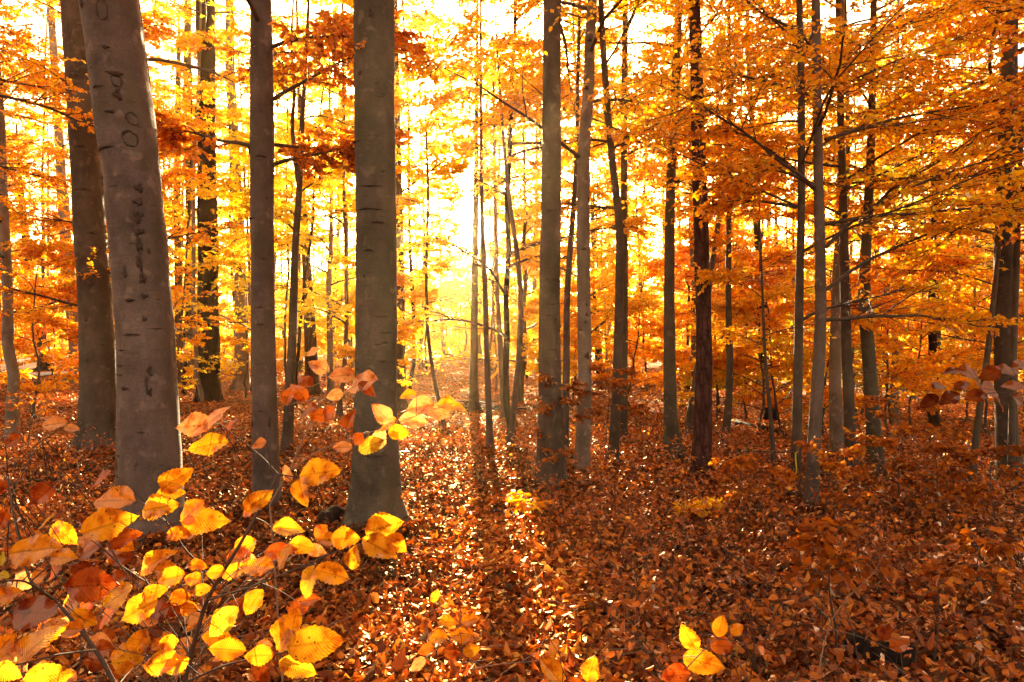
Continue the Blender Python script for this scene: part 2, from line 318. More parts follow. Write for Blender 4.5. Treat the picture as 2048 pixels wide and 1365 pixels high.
# ------------------------------------------------------------------ leaf litter
BASES = []
def litter():
    n = 900000
    # density falls with distance; sample by polar wedge in front, plus a ring round the camera
    r = 0.5+40*RNG.random(n)**1.35; az = RNG.uniform(-radians(50), radians(50), n)
    x = r*np.sin(az); y = r*np.cos(az)
    nb = 14000
    x = np.concatenate([x, RNG.uniform(-6, 6, nb)]); y = np.concatenate([y, RNG.uniform(-6, 1.2, nb)])
    for (bx, by, br) in BASES:
        q = 260 if by < 9 else 160; th = RNG.uniform(0, 2*pi, q); rr = br*(1.0+1.3*RNG.random(q)**1.6)
        x = np.concatenate([x, bx+rr*np.cos(th)]); y = np.concatenate([y, by+rr*np.sin(th)])
    r = np.hypot(x, y); n = len(x)
    bank = np.zeros(n)
    for (bx, by, br) in BASES: bank += .13*np.exp(-((np.hypot(x-bx, y-by)-br)/(.7*br+.03))**2)*(vnoise(x*6, y*6, 12)+.2)
    size = .046*np.exp(RNG.normal(0, .3, n))*(1+np.clip(r-10, 0, 40)*.028)
    z = terrain(x, y)+RNG.random(n)**1.8*.06+.004+bank*RNG.random(n)
    bare = vnoise(x*1.7, y*1.7, 8)*.6+vnoise(x*4.1, y*4.1, 9)*.4; kp = (bare > .30) | (RNG.random(n) < .35) | (r > 12) | (bank > .02)
    x, y, z, r, size = x[kp], y[kp], z[kp], r[kp], size[kp]; n = len(x); z = z+.05*(vnoise(x*2.2, y*2.2, 10)-.3)
    pos = np.stack([x, y, z], -1)
    a = RNG.uniform(0, 2*pi, n); d = np.stack([np.cos(a), np.sin(a), RNG.normal(0, .30, n)], -1)
    nr = np.stack([RNG.normal(0, .5, n), RNG.normal(0, .5, n), np.ones(n)], -1)
    rnd = np.clip(RNG.beta(1.6, 2.0, n)+.35*(vnoise(x*.8, y*.8, 5)-.5)+.3*(vnoise(x*3, y*3, 6)-.5), 0, 1)
    for nm, msk, det in (('fallen_leaves', r < 13, 1), ('distant_fallen_leaves', r >= 13, 0)):
        V, Fq, k = leafmesh(pos[msk], d[msk], nr[msk], size[msk], det, curl=RNG.normal(0, .38, msk.sum()))
        o = mk(nm, V, Fq, LITTER, rnd=np.repeat(rnd[msk], k)); tag(o, kind='stuff')
        tag(o, label='brown and orange fallen beech leaves carpeting the ' + ('nearby' if det else 'distant') + ' forest floor')

# ------------------------------------------------------------------ trees
PRM = dict()
def W(px, py, D): return np.array([(px-W2)/F*D, D, EYE-(py-H2)/F*D])
def solve_D(px, py):
    D = EYE*F/(py-H2)
    for _ in range(60):
        h = float(terrain((px-W2)/F*D, D)); D = .7*D+.3*((EYE-h)*F/(py-H2))
    return D
def in_view(p, marg=1.22):
    y = np.maximum(p[:, 1], .01)
    return (p[:, 1] > .3) & (np.abs(p[:, 0])/y < .75*marg) & (np.abs(p[:, 2]-EYE)/y < .5*marg)

def trunk_mesh(C, R, S, seed, rough, flare=.45, nflare=5, zbase=0.):
    """C (K,3) centre line going up, R (K,)"""
    K = len(C); th = np.arange(S)*2*pi/S
    z = C[:, 2:3]; g = z-zbase
    rr = np.random.default_rng(seed)
    ph = rr.uniform(0, 2*pi, 6)
    fl = flare*(np.exp(-np.maximum(g, 0)/.20)+.9*np.exp(-np.maximum(g+.02, 0)/.07))*(.85+.65*np.cos(nflare*th[None]+ph[0])+.4*np.cos(3*th[None]+ph[1]))+.10*np.exp(-np.maximum(g, 0)/.7)
    nz = rough*(.5*np.sin(2*th[None]+ph[2]+1.3*z)+.5*np.sin(3*th[None]+ph[3]-.9*z)+2.2*(vnoise(th[None]*2.5+seed, z*3.0, seed % 97)-.5)
                + 1.2*(vnoise(np.broadcast_to(z*7.0, (K, S)), th[None]*1.2, seed % 89)-.5))
    RR = R[:, None]*(1+fl+nz)
    T = norm(np.gradient(C, axis=0)); A = norm(np.cross(T, np.array([0, 1., 0]))); B = np.cross(T, A)
    V = C[:, None]+RR[:, :, None]*(np.cos(th)[None, :, None]*A[:, None]+np.sin(th)[None, :, None]*B[:, None])
    i = np.arange(K-1)[:, None]*S; j = np.arange(S)[None]; j2 = (j+1) % S
    return V.reshape(-1, 3), np.stack([i+j, i+j2, i+S+j2, i+S+j], -1).reshape(-1, 4)

def polyl(start, az, el0, el1, L, K, wob):
    """n polylines: start (n,3), az, el0->el1, length L"""
    n = len(start); s = np.linspace(0, 1, K)[None]
    a = az[:, None]+np.cumsum(RNG.normal(0, wob, (n, K)), 1)
    e = el0[:, None]+(el1-el0)[:, None]*s**.7+np.cumsum(RNG.normal(0, wob*.6, (n, K)), 1)
    st = (L/(K-1))[:, None, None]*np.stack([np.sin(a)*np.cos(e), np.cos(a)*np.cos(e), np.sin(e)], -1)
    P = start[:, None]+np.concatenate([np.zeros((n, 1, 3)), np.cumsum(st[:, :-1], 1)], 1)
    return P, a, e

def crown(start, az, el0, el1, L, r0, dens=1., lsize=.07, detail=1, layer=.0, lod_out=True, twig_tubes=True, cullk=.02, parent=None, origin=None, pal='gold', wood=None, tilt=1.0, sub_el=.1, split=False, m3=6, lk=1., tw=1.):
    """limbs given by arrays; builds branches + leaf crown as two part meshes"""
    n = len(start)
    P, a, e = polyl(start, az, el0, el1, L, 10, .10)
    s = np.linspace(0, 1, 10)
    R = r0[:, None]*(1-.88*s[None])
    parts = [tubes(P, R, 6)]
    m = max(3, int(11*dens))
    # secondary
    t = RNG.uniform(.12, 1, (n, m)); t.sort(1); f = t*9; i0 = np.minimum(f.astype(int), 8); fr = (f-i0)[..., None]
    ii = np.arange(n)[:, None]
    st = P[ii, i0]*(1-fr)+P[ii, i0+1]*fr
    side = np.where((np.arange(m)[None]+RNG.integers(0, 2, (n, 1))) % 2, 1, -1)
    az2 = a[ii, i0]+side*RNG.uniform(.45, 1.1, (n, m)); el2 = e[ii, i0]*.5+sub_el+RNG.normal(0, .34, (n, m))
    L2 = L[:, None]*(.16+.38*(1-t))*RNG.uniform(.7, 1.2, (n, m))
    P2, a2, e2 = polyl(st.reshape(-1, 3), az2.ravel(), el2.ravel(), el2.ravel()*.3-.05, L2.ravel(), 7, .12)
    n2 = len(P2); R2 = np.minimum(r0.repeat(m)*.35, .012)[:, None]*(1-.85*np.linspace(0, 1, 7)[None])
    parts.append(tubes(P2, R2, 4))
    # twigs
    t3 = np.linspace(.1, 1, m3)[None]+RNG.uniform(-.06, .0, (n2, m3)); f = np.clip(t3, 0, 1)*6; i0 = np.minimum(f.astype(int), 5); fr = (f-i0)[..., None]
    ii = np.arange(n2)[:, None]
    st = P2[ii, i0]*(1-fr)+P2[ii, i0+1]*fr
    side = np.where((np.arange(m3)[None]+RNG.integers(0, 2, (n2, 1))) % 2, 1, -1)*np.where(np.arange(m3)[None] == m3-1, .1, 1)
    az3 = a2[ii, i0]+side*RNG.uniform(.5, 1.0, (n2, m3)); el3 = e2[ii, i0]*.6+RNG.normal(0, .3, (n2, m3))
    L3 = tw*(.18+.22*RNG.random((n2, m3)))*np.clip(L2.ravel()[:, None]/.8, .6, 1.3)
    P3, a3, e3 = polyl(st.reshape(-1, 3), az3.ravel(), el3.ravel(), el3.ravel()-.15, L3.ravel(), 4, .12)
    n3 = len(P3)
    keep3 = in_view(P3[:, 0], 1.3)
    if twig_tubes and keep3.any():
        parts.append(tubes(P3[keep3], np.broadcast_to(np.array([.0035, .003, .002, .001]), (keep3.sum(), 4)), 3))
    # leaves
    sz_mult = lsize/.07
    ml = max(3, int(round(9*lk/sz_mult**.9)))
    t4 = np.linspace(.1, 1, ml)[None]+RNG.uniform(-.08, .02, (n3, ml)); f = np.clip(t4, 0, 1)*3; i0 = np.minimum(f.astype(int), 2); fr = (f-i0)[..., None]
    ii = np.arange(n3)[:, None]
    pos = (P3[ii, i0]*(1-fr)+P3[ii, i0+1]*fr).reshape(-1, 3)
    side = np.where((np.arange(ml)[None]+RNG.integers(0, 2, (n3, 1))) % 2, 1, -1)
    azl = (a3[ii, i0]+side*RNG.uniform(.4, 1.2, (n3, ml))).ravel(); ell = (e3[ii, i0]*.5-.25+RNG.normal(0, .35, (n3, ml))).ravel()
    sz = RNG.uniform(.7, 1.2, len(pos))*lsize
    vis = in_view(pos, 1.25)
    keep = vis.copy()
    if lod_out:
        out = ~vis; k = out & (RNG.random(len(pos)) < .10); sz[k] *= 2.9; keep |= k
    keep &= sun_cull(pos, cullk)
    pos, azl, ell, sz = pos[keep], azl[keep], ell[keep], sz[keep]
    nl = len(pos)
    d = np.stack([np.sin(azl)*np.cos(ell), np.cos(azl)*np.cos(ell), np.sin(ell)], -1)
    nr = np.stack([RNG.normal(0, tilt, nl), RNG.normal(0, tilt, nl), np.ones(nl)], -1)
    def join(ps, nm):
        pv = np.concatenate([p[0] for p in ps]); off = np.cumsum([0]+[len(p[0]) for p in ps[:-1]])
        mk(nm, pv, np.concatenate([p[1]+o for p, o in zip(ps, off)]), wood or TWIG, parent, origin)
    if split:
        k3 = keep3.reshape(n, -1); P3r = P3.reshape(n, -1, 4, 3); P2r = P2.reshape(n, m, 7, 3); R2r = R2.reshape(n, m, 7)
        for q in range(n):
            ps = [tubes(P[q:q+1], R[q:q+1], 7), tubes(P2r[q], R2r[q], 4)]
            if k3[q].any(): ps.append(tubes(P3r[q][k3[q]], np.broadcast_to(np.array([.0035, .003, .002, .001]), (k3[q].sum(), 4)), 3))
            join(ps, 'limb')
    else: join(parts, 'branches')
    if nl:
        V, Fq, k = leafmesh(pos, d, nr, sz, detail)
        # hue drifts in clumps through the crown
        rn = np.clip(RNG.beta(2.2, 2, nl)+.5*(vnoise(pos[:, 0]*1.1+7, pos[:, 2]*1.6+pos[:, 1]*.7, 31)-.5), 0, 1)
        mk('crown', V, Fq, LEAF[pal], parent, origin, rnd=np.repeat(rn, k))
    return nl

NL = 0
NAMED = []      # (px at eye height, short name)
def tree(label, name, bark, pts, widths, base_y, pal='gold', cr=None, H=None, cat='tree', short=None, flare=.45, S=None, rough=.03, D=None, dens=1., yv=None, extra=None, limbs=None, seed=None, detail=None, lk=None):
    """pts: [(px,py)] centre line in the photo going down; widths px; base_y: where it meets the floor.
    cr = (z0, z1, n, L, el) crown limbs from z0 to z1."""
    global NL
    lk = lk or (1.5 if pts[0][0] < 900 else 1.05 if pts[0][0] < 1320 else .85)
    seed = seed or int(abs(pts[0][0])*7+base_y)
    bx = pts[-1][0]
    if D is None: D = solve_D(bx, base_y)
    p = np.array(pts, float); p = p[np.argsort(-p[:, 1])]
    wv = np.interp(p[:, 1], sorted([q[0] for q in widths]), [q[1] for q in sorted(widths)])
    P = np.stack([(p[:, 0]-W2)/F*D, np.full(len(p), D), EYE-(p[:, 1]-H2)/F*D], -1); R = wv*D/F/2
    zb = float(terrain(P[0, 0], D))
    H = H or 14.
    # extend below the floor and above the frame
    P = np.concatenate([[[P[0, 0], D, zb-.25]], P]); R = np.concatenate([[R[0]*1.02], R])
    sl = (P[-1]-P[-2])/max(P[-1, 2]-P[-2, 2], .01)
    if P[-1, 2] < H:
        top = P[-1]+sl*(H-P[-1, 2])*.7; top[2] = H
        P = np.concatenate([P, [top]]); R = np.concatenate([R, [R[-1]*.3]])
    step = .05 if D < 9 else (.1 if D < 16 else .25)
    zz = np.concatenate([np.arange(P[0, 2], min(P[-1, 2], EYE+.62*D), step), np.linspace(min(P[-1, 2], EYE+.62*D), P[-1, 2], 10)])
    order = np.argsort(P[:, 2]); Pz = P[order]; Rz = R[order]
    C = np.stack([np.interp(zz, Pz[:, 2], Pz[:, k]) for k in range(3)], -1)
    # round the corners of the polyline
    kk = max(1, int(.5/step)); ker = np.hanning(2*kk+3)[1:-1]; ker /= ker.sum()
    for k in (0, 1):
        ext = np.concatenate([np.full(kk, C[0, k]), C[:, k], C[-1, k]+np.zeros(kk)])
        sm = np.convolve(ext, ker, 'same')[kk:-kk]; wgt = np.ones(len(sm)); wgt[-12:] = np.linspace(1, 0, 12)
        C[:, k] = C[:, k]*(1-wgt)+sm*wgt
    C[:, 1] += .02*np.sin(zz*1.7+seed)*(R.mean()*4)
    Rr = np.interp(zz, Pz[:, 2], Rz)
    org = np.array([P[0, 0], D, zb])
    if D < 13: BASES.append((P[0, 0], D, R[0]*1.25))
    root = empty(name, org, label, cat)
    S = S or (44 if D < 10 else 20)
    V, Fq = trunk_mesh(C, Rr, S, seed, rough, flare, zbase=zb)
    mk('trunk', V, Fq, BARK[bark], root, org)
    if cr:
        z0, z1, n, L, el = cr
        hz = z0+(z1-z0)*(np.arange(n)+RNG.uniform(0, 1, n))/n
        st = np.stack([np.interp(hz, zz, C[:, k]) for k in range(3)], -1)
        rt = np.interp(hz, zz, Rr)
        az = (np.arange(n)*2.4+RNG.uniform(-.5, .5, n)+seed) % (2*pi)
        LL = L*RNG.uniform(.75, 1.15, n)*(1-.45*(hz-z0)/max(z1-z0, .1))
        el0 = np.full(n, el)+RNG.normal(0, .12, n)
        st, az, LL, el0, r0 = st, az, LL, el0, np.minimum(rt*.4, .008+.007*LL)
        if limbs:
            for (lx, ly, laz, lel, lL) in limbs:
                st = np.vstack([st, W(lx, ly, D)]); az = np.append(az, laz); LL = np.append(LL, lL); el0 = np.append(el0, lel); r0 = np.append(r0, .02)
        dd = detail if detail is not None else (1 if D < 11 else 0)
        ls = .058 if D < 11 else .064*(1+(D-11)*.032)
        NL += crown(st, az, el0, el0*.15+.02, LL, r0, dens=dens, lsize=ls, detail=dd, parent=root, origin=org, pal=pal, wood=TWIG, split=D < 13, lk=lk)
    NAMED.append((pts[min(1, len(pts)-1)][0], short or label.split(' ')[0], D))
    return root, C, Rr, zz, D, org

def on_trunk(C, Rr, zz, D, px, py):
    """point on the camera-facing side of a trunk for a photo pixel"""
    z = EYE-(py-H2)/F*D; i = int(np.argmin(abs(zz-z))); x = (px-W2)/F*D
    dx = np.clip((x-C[i, 0])/Rr[i], -.93, .93)
    return np.array([C[i, 0]+dx*Rr[i], C[i, 1]-Rr[i]*math.sqrt(1-dx*dx), z]), math.asin(dx)
def scar(T, px, py, wpx, hpx, name='bark_scar', ring=False):
    root, C, Rr, zz, D, org = T
    p, ph = on_trunk(C, Rr, zz, D, px, py)
    out = np.array([math.sin(ph), -math.cos(ph), 0]); sd = np.array([math.cos(ph), math.sin(ph), 0]); up = np.array([0, 0, 1.])
    a, b = wpx/2*D/F, hpx/2*D/F
    if ring:
        th = np.linspace(0, 2*pi, 33); K = len(th)
        wob = 1+.09*np.sin(2*th+px)+.05*np.sin(5*th)
        x = a*np.cos(th)*wob; z = b*np.sin(th)*wob
        i = int(np.argmin(abs(zz-p[2]))); r = Rr[i]
        ang = ph+x/r
        P = np.stack([C[i, 0]+r*1.012*np.sin(ang), C[i, 1]-r*1.012*np.cos(ang), p[2]+z], -1)
        P[:, 0] += np.interp(P[:, 2], zz, C[:, 0])-C[i, 0]; P[:, 1] += np.interp(P[:, 2], zz, C[:, 1])-C[i, 1]
        V, Fq = tubes(P[None], (.0065+.003*np.sin(th*3+py))[None], 6)
        return mk(name, V, Fq, SCAR, root, org)
    n1, n2 = 7, 18
    V = []; r_ = np.linspace(0, 1, n1); th = np.arange(n2)*2*pi/n2
    i = int(np.argmin(abs(zz-p[2]))); r = Rr[i]
    ed = 1+.24*np.sin(3*th+px)+.16*np.sin(5*th+py)+.14*np.sin(8*th+px*3)+.08*np.sin(2*th+py*2)
    for q in r_:
        x = a*q*np.cos(th)*ed; z = b*q*np.sin(th)*ed
        dpt = .010*np.sin(pi*min(q*1.15, 1))*min(1, a/.02)+.002
        rr2 = r*1.02+dpt-(.012 if q > .99 else 0)
        zc = p[2]+z; cx = np.interp(zc, zz, C[:, 0]); cyy = np.interp(zc, zz, C[:, 1]); ang = ph+x/r
        V.append(np.stack([cx+rr2*np.sin(ang), cyy-rr2*np.cos(ang), zc], -1))
    V = np.concatenate(V); ii = np.arange(n1-1)[:, None]*n2; j = np.arange(n2)[None]; j2 = (j+1) % n2
    return mk(name, V, np.stack([ii+j, ii+j2, ii+n2+j2, ii+n2+j], -1).reshape(-1, 4), SCAR, root, org)

# ---- big foreground beeches
T1 = tree('massive leaning beech with oval bark scars and a dark vertical wound, largest trunk', 'beech_tree', 'mauve',
     [(215, 0), (243, 200), (266, 350), (286, 550), (297, 700), (299, 900), (299, 1085)], [(0, 104), (200, 106), (350, 103), (550, 101), (700, 104), (900, 112), (1085, 120)], 1085,
     pal='orange', cr=(5.0, 13, 14, 3.6, .5), H=17, short='the scarred leaning beech', flare=.22)
for s in [(232, 42, 20, 40), (260, 178, 17, 26), (286, 250, 20, 24), (285, 290, 24, 32)]: scar(T1, *s, name='ring_scar', ring=True)
for s in [(190, 28, 12, 18), (257, 165, 30, 10), (262, 205, 14, 26), (228, 308, 46, 9), (300, 385, 17, 18), (300, 412, 16, 18), (302, 440, 18, 30), (303, 470, 22, 16), (304, 495, 12, 30), (306, 530, 11, 34), (311, 560, 12, 26),
          (318, 508, 7, 12), (280, 550, 7, 26), (315, 595, 13, 10), (290, 604, 16, 7), (316, 640, 9, 9), (292, 670, 34, 4), (325, 740, 10, 24), (320, 765, 6, 36), (325, 782, 11, 18), (278, 774, 18, 8),
          (265, 730, 30, 4), (262, 748, 34, 5), (270, 700, 24, 4), (305, 925, 14, 30), (311, 945, 16, 22), (298, 955, 18, 16), (262, 905, 26, 8), (255, 925, 16, 30), (345, 960, 12, 14), (215, 360, 20, 8), (250, 240, 20, 5), (240, 115, 14, 8), (222, 190, 30, 7)]:
    scar(T1, *s)
T2 = tree('stout brown beech trunk standing just behind the largest leaning trunk', 'beech_tree', 'brown',
     [(152, 0), (160, 150), (177, 400), (190, 600), (196, 750), (202, 905)], [(0, 52), (400, 56), (700, 62), (905, 70)], 908, pal='orange', cr=(6.0, 13, 12, 3.6, .5), H=16, short='the stout brown beech', flare=.4)
for s in [(165, 160, 26, 9), (180, 385, 40, 4), (198, 525, 5, 8), (192, 720, 8, 8), (190, 640, 7, 8), (175, 300, 22, 4), (200, 470, 20, 4)]: scar(T2, *s)
T7 = tree('straight grey brown beech with a long side branch on each side at a swollen collar', 'beech_tree', 'mauve',
     [(521, 0), (523, 200), (524, 290), (526, 500), (527, 700), (531, 900), (534, 1025)], [(0, 40), (290, 46), (500, 45), (700, 46), (1025, 50)], 1028, pal='rust', cr=(4.1, 9, 13, 2.2, .4), H=14, short='the branched grey brown beech', flare=.15, dens=1., limbs=[(500, 292, -1.45, .25, 1.15), (506, 290, 1.35, .12, 1.1), (545, 200, 1.6, .45, 1.4), (545, 330, 1.5, .25, 1.1), (540, 95, 1.6, .35, 1.2)])
for s in [(503, 300, 12, 20), (530, 318, 20, 6), (540, 400, 5, 5), (512, 440, 14, 4), (533, 520, 16, 5), (545, 845, 6, 26), (511, 845, 6, 22), (530, 820, 22, 4), (528, 650, 18, 4)]: scar(T7, *s)
T10 = tree('thick upright olive grey beech in the left middle, bare and close to the camera', 'beech_tree', 'olive',
     [(749, 0), (748, 250), (752, 500), (753, 700), (752, 900), (750, 1000), (750, 1066)], [(0, 82), (250, 80), (400, 77), (700, 80), (900, 86), (1000, 94), (1066, 106)], 1068, pal='gold', cr=(6.0, 13, 12, 3.6, .5), H=17, short='the thick olive beech', flare=.3)
for s in [(751, 45, 10, 30), (728, 160, 14, 8), (748, 380, 50, 4), (745, 425, 50, 5), (764, 450, 24, 7), (772, 635, 30, 4), (772, 722, 18, 5), (736, 555, 5, 7), (763, 930, 8, 9), (760, 995, 9, 9), (768, 965, 44, 4), (718, 860, 16, 7), (760, 905, 60, 6), (716, 290, 30, 4), (745, 505, 18, 4)]: scar(T10, *s)
T17 = tree('dark brown upright beech in the middle, wide bare trunk beside a pale bent one', 'beech_tree', 'brown',
     [(1104, 0), (1103, 200), (1102, 400), (1099, 600), (1100, 800), (1103, 972)], [(0, 35), (200, 37), (400, 40), (600, 41), (800, 45), (972, 56)], 975, pal='gold', cr=(5.2, 12, 12, 3.2, .4), H=15, short='the dark middle beech', flare=.3)
for s in [(1103, 285, 30, 5), (1096, 360, 8, 7), (1100, 425, 30, 4), (1103, 560, 30, 4), (1100, 610, 36, 5), (1110, 640, 8, 5), (1105, 700, 26, 4), (1098, 150, 10, 6)]: scar(T17, *s)
T19 = tree('pale pinkish grey beech with a double bend beside the dark middle trunk', 'beech_tree', 'pale',
     [(1185, 0), (1179, 90), (1178, 190), (1168, 270), (1166, 450), (1168, 600), (1170, 700), (1167, 850), (1163, 955)], [(0, 20), (190, 22), (450, 26), (700, 26), (955, 30)], 958, pal='gold', cr=(3.6, 10, 13, 2.8, .35), H=13, short='the pale bent beech', flare=.2)
for s in [(1179, 85, 10, 8), (1173, 180, 8, 12), (1166, 500, 10, 4), (1172, 610, 4, 6), (1172, 630, 5, 7), (1170, 645, 5, 5), (1173, 712, 12, 14), (1166, 780, 12, 4), (1160, 660, 10, 4), (1176, 400, 5, 8)]: scar(T19, *s)

